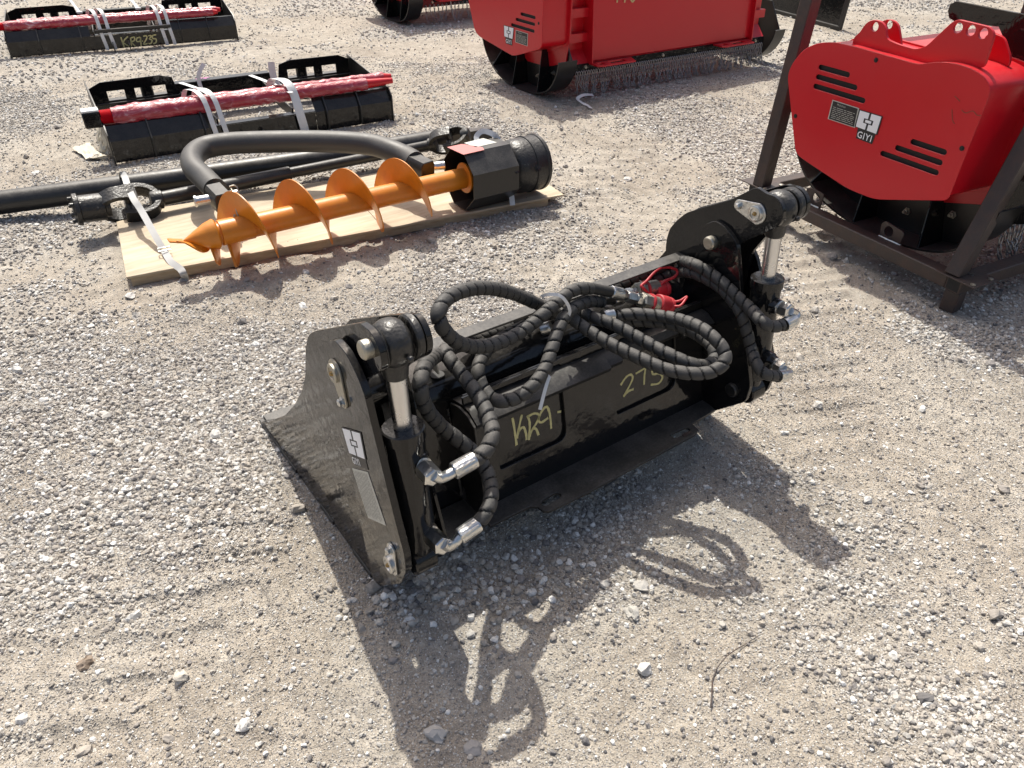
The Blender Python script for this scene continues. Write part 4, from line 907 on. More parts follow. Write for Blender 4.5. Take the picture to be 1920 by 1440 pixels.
def bale_frame(F, W, D, label, writing=None, grp='black loader frames with red wrapped spears', pink=False):
    T = thing('loader_frame', label, 'loader frame', F(W/2, D/2, 0), grp)
    def gp(a, pts): return [F(a, b, z) for b, z in pts]
    endp = [(-.01, .0), (-.01, .20), (.05, .25), (D, .335), (D, .10), (D*.6, .0)]
    for a in (.0, W): G().add(plate(gp(a, endp), .010, F.x)).obj('end_plate', BLACKD, T)
    def run(a0_, a1_, prof, th, nm, mat=BLACK):
        vs = []; fs = []; n = len(prof)
        for a in (a0_, a1_):
            for k, (b, z) in enumerate(prof):
                k0_, k1_ = prof[max(k-1, 0)], prof[min(k+1, n-1)]; t = V((0, k1_[0]-k0_[0], k1_[1]-k0_[1])).normalized(); nn = (t.z, -t.y)
                vs += [F(a, b, z), F(a, b-nn[0]*-th, z-nn[1]*-th*-1)] if False else [F(a, b, z), F(a, b+th*t.z, z-th*t.y)]
        k = 2*n
        for i in range(n-1):
            A_, B_, C_, D_ = 2*i, 2*i+1, 2*i+3, 2*i+2; fs += [(A_, A_+k, D_+k, D_), (B_, C_, C_+k, B_+k), (A_, D_, C_, B_), (A_+k, B_+k, C_+k, D_+k)]
        fs += [(0, 1, k+1, k), (2*n-2, 2*n-2+k, 2*n-1+k, 2*n-1)]
        return G().add((vs, fs)).obj(nm, mat, T, 0)
    hp = [(.0, .015), (.0, .155), (.075, .24), (.11, .24)]
    a1_, a2_ = .345*W, .70*W
    run(.006, a1_, hp, .008, 'front_panel'); run(a2_, W-.006, hp, .008, 'front_panel')
    run(a1_, a2_, [(.012, .015), (.012, .150)], .008, 'front_panel', BLACK)
    G().add(plate([F(a1_-.01, .012, .156), F(a2_+.03, .012, .156), F(a2_, .085, .166), F(a1_-.01, .085, .166)], .007, V((0, 0, 1)))).obj('front_flange', BLACK, T)
    for a in (.13*W, .305*W, .74*W, .87*W):
        G().add(plate(gp(a, [(-.030, .03), (-.030, .15), (.055, .255), (.085, .255), (.02, .16), (.0, .02)]), .010, F.x)).obj('rib', BLACKD, T)
    for a in (.43*W, .50*W):
        G().add(plate(gp(a, [(-.10, .0), (-.10, .06), (-.06, .09), (.0, .09), (.0, .0)]), .010, F.x)).obj('rib', BLACKD, T)
    # rear rail with ledge, upright ears with windows and spear sockets
    G().add(plate([F(.0, D-.01, .20), F(W, D-.01, .20), F(W, D-.01, .02), F(0, D-.01, .02)], .008, F.y)).obj('rear_wall', BLACK, T)
    G().add(plate([F(.30*W, D-.02, .262), F(.665*W, D-.02, .262), F(.665*W, D+.07, .268), F(.30*W, D+.07, .268)], .008, V((0, 0, 1)))).obj('rear_flange', BLACK, T)
    G().add(plate([F(.30*W, D-.02, .20), F(.665*W, D-.02, .20), F(.665*W, D-.02, .262), F(.30*W, D-.02, .262)], .008, F.y)).obj('rear_wall', BLACK, T)
    for s_, e0, hs in ((1, 0, ((.060, .120), (.155, .265))), (-1, W, ((.060, .120), (.155, .265)))):
        X = lambda a: (a if s_ == 1 else W-a)
        o8 = [(.003, .19), (.003, .305), (.045, .342), (.25, .346), (.295, .322), (.308, .19)]
        P = [F(X(a*W/1.0), D-.035, z) for a, z in o8]; H = [[F(X(h[0]*W), D-.035, .208), F(X(h[1]*W), D-.035, .208), F(X(h[1]*W), D-.035, .275), F(X(h[0]*W), D-.035, .275)] for h in hs]
        G().add(plate(P, .010, F.y, H)).obj('ear_plate', BLACK, T)
        G().add(plate([F(X(0), D-.06, .19), F(X(.315*W), D-.06, .19), F(X(.315*W), D+.10, .19), F(X(0), D+.10, .19)], .008, V((0, 0, 1)))).obj('ledge', BLACKD, T)
        c = F(X(.20*W), D+.02, .20); G().add(pipe(c, c+V((0, 0, .075)), .045, .032, 24)).obj('spear_socket', BLACK, T)
    for a in (.315, .36, .63): G().add(bar(F(a*W, .10, .14), F(a*W, D-.03, .17), .012, .08)).obj('cross_rib', BLACKD, T)
    G().add(bar(F(.10*W, .40, .05), F(.9*W, .40, .05), .10, .012)).obj('floor_bar', BLACKD, T)
    if writing: writing(F, T)
    if pink:
        for d in (((-.03, .0), (.03, .006)), ((-.012, .03), (.014, -.026))):
            c = F(.41*W, D+.03, .2725); G().add(ribbon([c+F.x*d[0][0]*1.8+F.y*d[0][1], c+F.x*d[1][0]*1.8+F.y*d[1][1]], .010, V((0, 0, 1)), .0008)).obj('pink_mark', PINK, T, 0)
    return T
def spear(F, a0_, a1_, b0, b1, z0, z1, r0, r1, label, bare=.06, nut=True):
    p0, p1 = F(a0_, b0, z0), F(a1_, b1, z1); d = (p1-p0).normalized(); L = (p1-p0).length
    T = thing('bale_spear', label, 'spear', (p0+p1)/2-V((0, 0, r0)))
    n = 90; P = [p0+(p1-p0)*k/n for k in range(n+1)]; rg = random.Random(int(a0_*100+b0*1000)+5); w1 = [rg.uniform(0, 6) for _ in range(4)]
    i0 = int(.045*n); i1 = int((1-bare)*n)
    rad = [(r0+(r1-r0)*k/n)*(1.06+.05*math.sin(k*.7+w1[0])+.05*math.sin(k*1.9+w1[1])+rg.uniform(-.03, .05)) for k in range(n+1)]
    vs, fs = tube(P[i0:i1], rad[i0:i1], 16); vs = [v+V((rg.uniform(-1, 1), rg.uniform(-1, 1), rg.uniform(-1, 1)))*.0022 for v in vs]
    G().add((vs, fs)).obj('wrapped_bar', WRAP, T, 40)
    G().add(tube([P[i1-1], p1], [r1*.9, r1*.55], 16)).obj('spear_tip', RED, T, 50)
    prof = []; t = 0
    while t < .045*L: prof += [(t, r0*.86), (t+.003, r0*.78)]; t += .006
    G().add(lathe(p0, d, prof, 20)).obj('thread', RED, T, 20)
    if nut:
        s_ = F.y; G().add(box(p0-d*.035, d*.055, s_*.05, V((0, 0, .052)), .008)).obj('square_nut', BLACK, T)
        G().add(box(p0-d*.035+V((0, 0, .056)), d*.053, s_*.046, V((0, 0, .006)), .005)).obj('nut_cap', STRAPW, T)
    return T
def band(F, a, lean, za, label, b_front=-.012, w_=.034, tail=None, grp=None):
    """strap pair member from behind the spears over them and down the front panel"""
    pts = [F(a-lean*2.2, .33, .17), F(a-lean*1.6, .27, za-.02), F(a-lean, .19, za+.012), F(a-lean*.4, .10, za+.006), F(a, .035, za-.05), F(a+lean*.2, b_front-.012, .17), F(a+lean*.5, b_front-.012, .05), F(a+lean*.5, b_front-.01, .012)]
    P = spline(pts, 5); nn = []
    for i, p in enumerate(P):
        t = (P[min(i+1, len(P)-1)]-P[max(i-1, 0)]).normalized(); nn.append(t.cross(F.x).normalized() if t.cross(F.x).dot(V((-F.y+V((0, 0, 1))))) > 0 else -t.cross(F.x).normalized())
    o = G().add(ribbon(P, w_, nn, .0014)).obj('strap', STRAPW, None, 50); tag(o, label, 'strap', grp)
    if tail:
        Pt = spline(tail, 6); G().add(ribbon(Pt, w_*.85, [(-F.y*.9+V((0, 0, .5))).normalized()]*len(Pt), .0014)).obj('strap_tail', STRAPW, o, 50)
        G().add(box(tail[0], F.x*.030, F.y*.02, V((0, 0, .010)), .004)).obj('seal', STRAPW, o)
    return o
F1 = Fr((.223, 4.277, 0), (.996, -.091, 0)); W1, D1 = 2.03, .93
bale_frame(F1, W1, D1, 'black loader frame just behind the long pipe, pink mark on its rear rail', pink=True)
spear(F1, -.02, 2.07, .135, .055, .285, .292, .058, .038, 'front red film-wrapped spear with square black nut on the nearer frame', .085)
spear(F1, .10, 2.10, .215, .150, .285, .30, .044, .036, 'rear red film-wrapped spear on the nearer frame', .02, False)
band(F1, .665, .055, .365, 'left band of the white strap pair over the nearer spears', tail=[F1.pl(q, .62) for q in ((379, 170), (373, 152), (374, 136), (382, 119))])
band(F1, .735, .055, .365, 'right band of the white strap pair over the nearer spears')
band(F1, 1.285, .055, .365, 'wide white strap over the nearer spears at the far end', w_=.062, tail=[F1.pl(q, .62) for q in ((522, 161), (514, 146), (510, 131), (508, 116))])
for pq, w_, nm in ((((338, 155), (362, 163), (386, 173), (400, 186)), .035, 'near half'), (((469, 141), (498, 152), (524, 163), (546, 174)), .035, 'far half')):
    P = spline([onz(q, .315) for q in pq], 6)
    o = G().add(ribbon(P, w_, V((0, 0, 1)), .0014)).obj('strap_end', STRAPW, None, 50); tag(o, 'loose white strap end crossing the nearer frame at its '+nm, 'strap')
# plastic film caught on the front corner
def film(pts2, label):
    n = len(pts2); vs = []; rg = random.Random(9)
    bm = bmesh.new(); vv = [bm.verts.new(p) for p in pts2]; bm.faces.new(vv); bmesh.ops.triangulate(bm, faces=bm.faces[:]); bmesh.ops.subdivide_edges(bm, edges=bm.edges[:], cuts=5, use_grid_fill=True)
    for v in bm.verts: v.co += V((rg.uniform(-1, 1), rg.uniform(-1, 1), rg.uniform(-.3, 1.4)))*.007
    bm.verts.ensure_lookup_table(); v_ = [tuple(v.co) for v in bm.verts]; f_ = [tuple(x.index for x in f.verts) for f in bm.faces]; bm.free()
    k = len(v_); v2 = v_+[(a, b, c-.0012) for a, b, c in v_]; f2 = f_+[tuple(reversed([i+k for i in f])) for f in f_]
    o = G().add((v2, f2)).obj('plastic_film', FILM, None, 30); tag(o, label, 'plastic film')
film([onz((135, 277), .012), onz((168, 268), .03), onz((186, 288), .03), onz((200, 292), .03), onz((203, 297), .012), onz((162, 298), .012)], 'crumpled yellowish film lying flat on the dirt by the frame corner')
film([onz((176, 220), .22), onz((188, 236), .20), onz((197, 262), .12), onz((203, 293), .01), onz((188, 292), .01), onz((183, 262), .1)], 'yellowish film hanging from the square nut down to the dirt')

# far frame of the same kind
fo = onz((23, 111)); F2 = Fr(fo, (onz((447, 75))-fo)); W2 = (onz((447, 75))-fo).length
def wr(F, T):
    g = G(); W = W2
    def q(x, y): return F.pl((x*460/1920, y*460/1920), -.004)
    for l in ([(945, 290), (975, 375)], [(1000, 285), (965, 330), (1012, 362)], [(1022, 298), (1030, 365)], [(1018, 300), (1050, 290), (1052, 315), (1030, 330), (1058, 360)], [(1098, 290), (1070, 300), (1072, 325), (1100, 318), (1098, 290), (1105, 360)], [(1112, 322), (1118, 320)],
              [(1120, 285), (1145, 280), (1148, 300), (1125, 345), (1155, 340)], [(1160, 280), (1185, 280), (1170, 305), (1190, 315), (1180, 340), (1162, 340)], [(1222, 272), (1195, 278), (1195, 300), (1220, 305), (1222, 330), (1200, 342)]):
        P = spline([q(*p) for p in l], 4); g.add(ribbon(P, .013, -F.y, .0008))
    g.obj('yellow_writing', CHALK, T, 0)
bale_frame(F2, W2, D1, 'farthest black loader frame, KR9235 painted in yellow on its front', writing=wr)
spear(F2, -.08, W2*.93, .135, .06, .285, .292, .046, .034, 'front red film-wrapped spear on the farthest frame', .01)
spear(F2, .05, W2*.95, .215, .150, .29, .30, .040, .034, 'rear red film-wrapped spear on the farthest frame', .01, False)
for a, l in ((.39, 'first'), (.425, 'second'), (.655, 'third'), (.69, 'fourth')):
    band(F2, a*W2, .045, .37, l+' white band from the left over the farthest red spears', tail=([F2(a*W2-.16, .62, .30), F2(a*W2-.22, .8, .40), F2(a*W2-.26, .9, .46)] if l in ('first', 'third') else None))
G().add(bar(F2(.37*W2, -.01, .20), F2(.70*W2, -.01, .20), .05, .03)).obj('clamp_bar', BLACKD, None); o = bpy.context.scene.objects['clamp_bar']; tag(o, 'grey flat bar strapped across the front of the farthest frame', 'bar')
# ================================================================ red mulchers
def vents(F, l, rows, r=.0125):
    return [list(slot(F(l, a, z), F(l, b, z), r, F.x)) for a, b, z in rows]
CHV = {}
def chain_mesh(k, n_links=6, flick=0.0):
    """one hanging strand of long open links, origin at its top, hanging down z"""
    key = (k, n_links)
    if key in CHV: return CHV[key]
    rg = random.Random(k*13+1); g = G(); p = V((0, 0, 0)); d = V((0, 0, -1)); ll = .038
    for i in range(n_links):
        a = i/(n_links-1); sw = flick*a*a
        d = V((rg.uniform(-.12, .12)+sw*rg.uniform(.3, 1.0)*(1 if k % 2 else -1), -.05-rg.uniform(0, .3)*a*a, -1)).normalized()
        s_ = V((1, 0, 0)) if i % 2 == 0 else V((0, 1, 0)); s_ = (s_-d*s_.dot(d)).normalized(); hw = .0095; q = []
        for t in range(10):
            an = 2*math.pi*t/10; q.append(p+d*(ll*.5+(ll*.62)*math.sin(an))+s_*(hw*math.cos(an)))
        g.add(tube(q+[q[0]], .0038, 5, False)); p = p+d*ll
    me = bpy.data.meshes.new('chain'); me.from_pydata(g.v, [], g.f); me.polygons.foreach_set('use_smooth', [True]*len(g.f)); me.materials.append(CHAINM); me.update()
    CHV[key] = me; return me
def mulcher(F, cover, L, label, dz=0, rows=(), bolts=(), z_bar=.235, slope=None, nch=60, grp='red mulchers standing in the yard', lid=True, flick=.9, lfl=5, top=.90, lc=-.30):
    T = thing('mulcher', label, 'mulcher', F(L/2, .5, dz), grp)
    cov = [F(lc, d, z) for d, z in cover]
    G().add(plate(rounded(cov, .05, 4), .006, F.x, vents(F, lc, rows), bev=.0015)).obj('side_cover', RED, T)
    # drive case behind the cover
    cx_, cz_ = sum(d for d, z in cover)/len(cover), sum(z for d, z in cover)/len(cover)
    inn = [(cx_+(d-cx_)*.975, cz_+(z-cz_)*.975) for d, z in cover]
    g = G(); P = rounded([F(lc+.008, d, z) for d, z in inn], .05, 4); Q = [p+F.x*(-.045-lc) for p in P]; n = len(P)
    # slightly wider towards the machine
    Q = [F.o+F.x*0+(q-F.o) for q in Q]
    g.add((P+Q, [(i, (i+1) % n, (i+1) % n+n, i+n) for i in range(n)]+[tuple(range(n, 2*n))])); g.obj('drive_case', RED, T, 40)
    g = G(); g.add(plate(rounded([F(lc+.012, d, z) for d, z in [(cx_+(d-cx_)*.93, cz_+(z-cz_)*.93) for d, z in cover]], .04, 3), .004, F.x)); g.obj('vent_shade_sheet', DARK, T)  # dark sheet added behind the vents as painted interior shade
    fl = [(cx_+(d-cx_)*1.03, cz_+(z-cz_)*1.02) for d, z in cover]
    G().add(plate(rounded([F(-.035, d, z) for d, z in fl], .06, 4), .014, F.x)).obj('case_flange', RED, T)
    for d, z in bolts:
        G().add(lathe(F(lc-.002, d, z), -F.x, [(0, .011), (.003, .011), (.003, .007), (.006, .006)], 12)).obj('cover_bolt', DARK, T)
    # black skid shoe: curved sole, ribs and inner wall
    def shoe(l0, l1, nm='skid_shoe', ribs=True, outer=False):
        arc = [(-.12, .335), (-.10, .25), (-.04, .15), (.05, .075), (.18, .03), (.35, .008), (.60, .010), (.85, .07), (1.03, .20), (1.12, .36), (1.16, .48)]
        arc = [(d, z+dz) for d, z in arc]
        S = spline([F(0, d, z) for d, z in arc], 4); g = G(); n = len(S); th = .010; A_ = [p+F.x*l0 for p in S]; B_ = [p+F.x*l1 for p in S]
        up_ = []
        for i in range(n):
            t = (S[min(i+1, n-1)]-S[max(i-1, 0)]).normalized(); up_.append(F.x.cross(t)*-1)
        vs = []; 
        for i in range(n): vs += [A_[i], B_[i], B_[i]-up_[i]*th, A_[i]-up_[i]*th]
        fs = []
        for i in range(n-1):
            for k in range(4): j = (k+1) % 4; fs.append((i*4+k, i*4+j, i*4+4+j, i*4+4+k))
        fs += [(3, 2, 1, 0), ((n-1)*4, (n-1)*4+1, (n-1)*4+2, (n-1)*4+3)]
        o = g.add((vs, fs)).obj(nm, BLACKD, T, 40)
        w_ = [F(l1-.006, d, z) for d, z in arc[1:-1]]+[F(l1-.006, 1.0, .56+dz), F(l1-.006, .10, .56+dz)]
        G().add(plate(w_, .010, F.x)).obj('shoe_wall', BLACKD, o)
        if ribs:
            for d0, d1, z1 in ((.20, .30, .42), (.60, .66, .42), (.93, .80, .40)):
                zz = [z for d, z in arc]; dd = [d for d, z in arc]
                zb = float(np.interp(d0, dd[1:], zz[1:])) if d0 > .0 else .1
                G().add(plate([F(l0+.004, d0, zb), F(l1-.012, d0, zb), F(l1-.012, d1, z1+dz), F(l1-.06, d1, z1+dz)], .008)).obj('rib', BLACK, o)
        for d, z in ((.65, .12), (.43, .11), (.19, .18)):
            p = F(l1-.012, d, z+dz); G().add(lathe(p, -F.x, [(0, .020), (.004, .020), (.004, .014), (.018, .014), (.019, .008), (.03, .008)], 6)).obj('shoe_bolt', ZINCD, o)
        return o
    shoe(-.20, -.01); shoe(L+.02, L+.16)
    # lower red cheek over the shoe
    G().add(plate([F(-.030, d, z+dz) for d, z in ((.72, .30), (.679, .249), (.59, .205), (.279, .214), (.008, .294), (-.02, .50), (.06, .80), (.72, .80))], .012, F.x)).obj('end_cheek', RED, T)
    # hood: recessed front wall with shelf rails, top deck, back
    z0 = z_bar+.03
    G().add(plate([F(-.01, .10, z0), F(L, .10, z0), F(L, .10, top), F(-.01, .10, top)], .010, F.y)).obj('front_wall', RED, T)
    G().add(plate([F(-.01, .10, top), F(L, .10, top), F(L, .85, top-.03), F(-.01, .85, top-.03)], .010)).obj('top_deck', REDD, T)
    G().add(plate([F(-.01, .85, top-.03), F(L, .85, top-.03), F(L, 1.05, .45+dz), F(-.01, 1.05, .45+dz)], .010)).obj('rear_wall', RED, T)
    G().add(plate([F(-.01, .10, z0+.10), F(L, .10, z0+.10), F(L, .005, z0), F(-.01, .005, z0)], .010)).obj('sloped_apron', RED, T)
    for z in (.47, .66, .84):
        G().add(bar(F(.0, .065, z+dz), F(.20, .065, z+dz), .07, .07)).obj('shelf_rail', RED, T)
        G().add(bar(F(L-.22, .065, z+dz), F(L, .065, z+dz), .07, .07)).obj('shelf_rail', RED, T)
    # loader mount frame
    a, b = .20, L-.22
    G().add(plate([F(a, -.005, z0+.02), F(b, -.005, z0+.02), F(b, .03, top+.02), F(a, .03, top+.02)], .012)).obj('mount_panel', RED, T)
    for x in (a, b):
        G().add(plate([F(x, -.055, z0), F(x, .10, z0), F(x, .10, top+.02), F(x, -.02, top+.02)], .014, F.x)).obj('mount_rail', RED, T)
    for x, y_ in ((a, a+.50), (b-.46, b+.01)):
        hh = [[F(x+.05, -.10, z0-.002), F(x+.11, -.10, z0-.002), F(x+.11, -.04, z0-.002), F(x+.05, -.04, z0-.002)], [F(x+.17, -.105, z0-.002), F(x+.34, -.105, z0-.002), F(x+.34, -.035, z0-.002), F(x+.17, -.035, z0-.002)]]
        G().add(plate([F(x, .02, z0-.002), F(x, -.12, z0-.002), F(x+.05, -.145, z0-.002), F(x+.40, -.145, z0-.002), F(x+.47, .02, z0-.002)], .012, V((0, 0, 1)), hh)).obj('mount_foot', RED, T)
    # black skirt bar with bolts and the chain curtain
    G().add(plate([F(.0, .0, z_bar+.035), F(L, .0, z_bar+.035), F(L, -.012, z_bar-.045), F(0, -.012, z_bar-.045)], .012)).obj('chain_bar', BLACK, T)
    for l in (.16, .42*L+.05, .60*L+.02, L-.12): G().add(lathe(F(l, -.008, z_bar+.005), -F.y, [(0, .018), (.003, .018), (.003, .012), (.014, .012), (.016, .006)], 6)).obj('bar_bolt', ZINCD, T)
    ang = math.atan2(F.x.y, F.x.x); rg = random.Random(3)
    for k in range(nch):
        l = .06+(L-.10)*k/(nch-1); me = chain_mesh(rg.randrange(10), lfl, flick)
        o = bpy.data.objects.new('chain', me); COL.objects.link(o); o.parent = T; o.location = F(l, -.022, z_bar-.02)-WL[T.name]; o.rotation_euler = (rg.uniform(-.08, .05), 0, ang+rg.uniform(-.25, .25)); o.scale = (1, 1, rg.uniform(.94, 1.06))
    return T
def stickers(F, l, T, pl_, lg, name='Mulcher', size=1.0):
    """black data plate and white maker logo on the side cover; pl_, lg = corner directions in the picture"""
    f = lambda q: F.px(q, l); dX = -F.x*.0009
    A, B, C, D = [f(q) for q in pl_]
    G().add(plate([A, B, C, D], .001, -F.x)).obj('data_plate', SILVER, T, 0)
    c = (A+B+C+D)/4; sh = lambda p, k: c+(p-c)*k
    o = G().add(plate([sh(p, .92)+dX for p in (A, B, C, D)], .001, -F.x)).obj('plate_print', INK, T, 0)
    ux = (B-A).normalized(); uy = (A-D).normalized(); H_ = (A-D).length; W_ = (B-A).length
    G().add(text_vf(name, A+ux*W_*.22-uy*H_*.2+dX*2, ux, uy, H_*.16)).obj('plate_lettering', SILVER, T, 0)
    g = G(); rr = random.Random(8)
    for k in range(7):
        u = .32+k*.09; t0 = .1
        while t0 < .85:
            t1 = min(.9, t0+rr.uniform(.06, .25)); a = A*(1-u)+D*u; b = B*(1-u)+C*u; g.add(ribbon([a*(1-t0)+b*t0+dX*2.2, a*(1-t1)+b*t1+dX*2.2], H_*.025, -F.x, .0002)); t0 = t1+.03
    g.obj('plate_lines', SILVER, T, 0)
    A, B, C, D = [f(q) for q in lg]; dd = -F.x*.0008
    logo(T, A, B, C, D, dd)
    ux = (C-D).normalized(); uy = (A-D).normalized(); W_ = (C-D).length
    G().add(plate([D+ux*W_*.1-uy*W_*.02, C-ux*W_*.02-uy*W_*.02, C-ux*W_*.06-uy*W_*.42, D+ux*W_*.14-uy*W_*.42], .001, -F.x)).obj('sticker_base', INK, T, 0)
    G().add(text_vf('GIYI', D+ux*W_*.16-uy*W_*.36+dd*2, ux, uy, W_*.36, bold=.02)).obj('logo_name', WHITE, T, 0)

# centre mulcher
FC = Fr((3.786, 3.804, 0), (.998, -.055, 0))
covc = [(-.018, .44), (.266, .35), (.416, .307), (.99, .375), (1.06, .41), (1.17, .66), (1.16, .82), (1.0, .97), (.55, .98), (.40, 1.02), (.10, 1.0), (-.03, .90)]
rowsc = []
for a, b in (((978, 26), (1003, 33)), ((969, 36), (1002, 46)), ((960, 46), (1001, 59))):
    p, q = FC.px(a, -.3)-FC.o, FC.px(b, -.3)-FC.o; rowsc.append((p.dot(FC.y), q.dot(FC.y), (p.z+q.z)/2))
MC = mulcher(FC, covc, 2.33, 'large red mulcher at the top middle with a long chain curtain and GIYI logo', rows=rowsc, bolts=((.03, .62), (1.08, .75)), nch=88)
stickers(FC, -.3045, MC, ((967, 56), (990, 63), (989, 87), (966, 79)), ((945.5, 48), (963, 53), (961, 73), (946, 68)))
g = G()
for a, b in (((1157, -8), (1157, 5)), ((1157, -4), (1166, -6)), ((1172, -6), (1171, 5)), ((1178, -6), (1186, 4)), ((1186, 4), (1194, -8))):
    g.add(ribbon([FC.pl(a, .004), FC.pl(((a[0]+b[0])/2+.5, (a[1]+b[1])/2), .004), FC.pl(b, .004)], .014, -FC.y, .001))
g.obj('chalk_writing', CHALK, MC, 0)
# right mulcher in the crate
A_CR = V((2.92, -.08, 0)); e2_, e1_2 = V((.989, -.145, 0)), V((.145, .989, 0))
FM = Fr(A_CR+e2_*.29+e1_2*.11, e2_, e1_2)
def md(q, l=-.34):
    p = FM.px(q, l)-FM.o; return (p.dot(FM.y), p.z)
covm = [md(q) for q in ((1477, 141), (1486, 119), (1507, 93), (1531, 81), (1562, 78), (1600, 86), (1724, 121), (1752, 116), (1787, 117), (1822, 128), (1847, 144), (1858, 163), (1854, 182), (1786, 355), (1778, 376), (1640, 374), (1590, 354), (1508, 300), (1492, 287))]
rowsm = []
for a, b in (((1539, 126), (1590, 140)), ((1534, 144), (1604, 164)), ((1529, 162), (1619, 188)), ((1712, 266), (1771, 285)), ((1683, 277), (1763, 305)), ((1655, 288), (1756, 323))):
    p, q = md(a), md(b); rowsm.append((p[0], q[0], (p[1]+q[1])/2))
MR = mulcher(FM, covm, 1.55, 'red mulcher on the right held inside a brown steel crate, heart-shaped side cover', dz=.125, rows=rowsm, bolts=[md((1643.6, 112.5)), md((1492.6, 217.5)), md((1804.6, 278))], z_bar=.36, nch=46, top=1.0, lc=-.34)
stickers(FM, -.3445, MR, ((1561, 187), (1611, 203), (1603, 240), (1552, 223)), ((1613, 207), (1653, 219), (1643, 251), (1605, 237)))
# scratches on the cover
g = G()
for l in ([(1803, 206), (1811, 212), (1824, 208), (1832, 216), (1840, 216)], [(1785, 205), (1786, 225), (1790, 232)], [(1790, 180), (1800, 190)]):
    g.add(ribbon([FM.px(q, -.3445) for q in spline([V((*q, 0)) for q in l], 3) for q in [(q.x, q.y)]], .0028, -FM.x, .0004))
g.obj('scratch', paint('primer_scratch', (.20, .07, .04), .6, 0), MR, 0)
# lifting lugs welded on top
def lug_plate(pxs, holes, l, nm='lifting_lug'):
    P = [FM.px(q, l) for q in pxs]; H = [circle(FM.px(q, l), FM.x, r, 20) for q, r in holes]
    G().add(plate(rounded(P, .02, 3), .014, FM.x, H)).obj(nm, RED, MR)
lug_plate([(1598, 96), (1602, 70), (1613, 62), (1626, 42), (1641, 36), (1656, 41), (1663, 52), (1664, 73), (1687, 83), (1719, 92), (1738, 87), (1787, 41), (1799, 36), (1858, 50), (1867, 64), (1846, 128), (1806, 122), (1725, 124), (1671, 112)], [((1642, 50), .020), ((1798, 52), .021), ((1822, 57), .021), ((1845, 62.5), .021)], -.27)
lug_plate([(1640, 88), (1650, 44), (1662, 36), (1676, 37), (1686, 46), (1690, 70), (1692, 92)], [((1668.5, 46), .019)], -.16)
lug_plate([(1846, 70), (1860, 60), (1885, 70), (1897, 110), (1890, 130), (1850, 118)], [], -.12)
# black brush guard rising behind
Pg = [FM.px(q, -.020) for q in ((1779, 20), (1783, 8), (1795, 2), (1925, 27), (1960, 38), (1960, 420), (1885, 420), (1891, 305), (1910, 215), (1907, 168), (1895, 148), (1887, 80), (1874, 50), (1796, 42), (1781, 34))]
G().add(plate(Pg, .014, FM.x)).obj('brush_guard', BLACK, MR)
G().add(bar(FM(.4, -.02, .42), FM(.4, -.10, .9), .05, .08)).obj('guard_brace', BLACK, MR)

# steel crate of square tube
CRT = thing('steel_crate', 'brown square-tube steel crate around the red mulcher on the right', 'crate', A_CR+e2_*.9+e1_2*.6)
FK = Fr(A_CR, e2_, e1_2)
def sq(p0, p1, w_=.075, h=.066, nm='crate_tube', up_=(0, 0, 1), hollow=True):
    p0, p1 = V(p0), V(p1); o = G().add(bar(p0, p1, w_, h, up_, .004)).obj(nm, BROWN, CRT)
    if hollow:
        a = (p1-p0).normalized()
        for p, s_ in ((p0, -1), (p1, 1)): G().add(bar(p+a*s_*-.004, p+a*s_*.0008, w_-.016, h-.016, up_, 0)).obj('tube_shade_plug', DARK, o)  # dark plugs on solid ends, painted as the shade inside a hollow tube
    return o
HB = .135; LD = 1.32; LW = 2.0
sq(FK(.0, .039, HB), FK(.0, LD-.039, HB), hollow=False); sq(FK(-.040, .0, HB), FK(LW+.04, .0, HB)); sq(FK(-.04, LD, HB), FK(LW+.04, LD, HB)); sq(FK(LW, .039, HB), FK(LW, LD-.039, HB), hollow=False)
for a, b in ((.0, .0), (.0, LD), (LW, 0), (LW, LD)):
    sq(FK(a, b+.0, .0), FK(a, b+.0, HB-.031), .07, .07, 'crate_foot', (1, 0, 0))
PN0 = onz((1797, 530), HB+.03); PT = onp((1925, 238), PN0, V((.3, 1, 0)).normalized())
for b_, q in ((.03, (1900, 318)), (LD-.02, (1519, 5))):
    p0_ = FK(.0, b_, HB+.03); p1_ = FK.pl(q, b_); d_ = (p1_-p0_).normalized(); sq(p0_, p0_+d_*(1.43/d_.z), .085, .07, 'crate_post', (0, 1, 0)); print('post lean', tuple(d_), tuple(p0_+d_*(1.43/d_.z)))
sq(FK(LW, .03, HB+.03), FK(LW, .03, 1.55), .085, .07, 'crate_post', (0, 1, 0)); sq(FK(LW, LD, HB+.03), FK(LW, LD, 1.55), .085, .07, 'crate_post', (0, 1, 0))
sq(FK(-.02, -.02, 1.585), FK(-.02, LD+.04, 1.585)); sq(FK(.02, .0, 1.65), FK(LW, .0, 1.65)); sq(FK(.02, LD, 1.65), FK(LW, LD, 1.65)); sq(FK(LW, -.02, 1.585), FK(LW, LD+.04, 1.585))
for (a, b) in ((.0, .0), (.0, LD)):
    G().add(plate([FK(a-.05, b-.10, HB+.032), FK(a+.12, b-.10, HB+.032), FK(a+.12, b+.10, HB+.032), FK(a-.05, b+.10, HB+.032)], .006, V((0, 0, 1)))).obj('foot_plate', BROWN, CRT)
    for q in ((-.03, -.08), (.09, .08), (.09, -.08)): G().add(lathe(FK(a+q[0], b+q[1], HB+.034), V((0, 0, 1)), [(0, .012), (.006, .012), (.008, .006)], 6)).obj('crate_bolt', ZINCD, CRT)
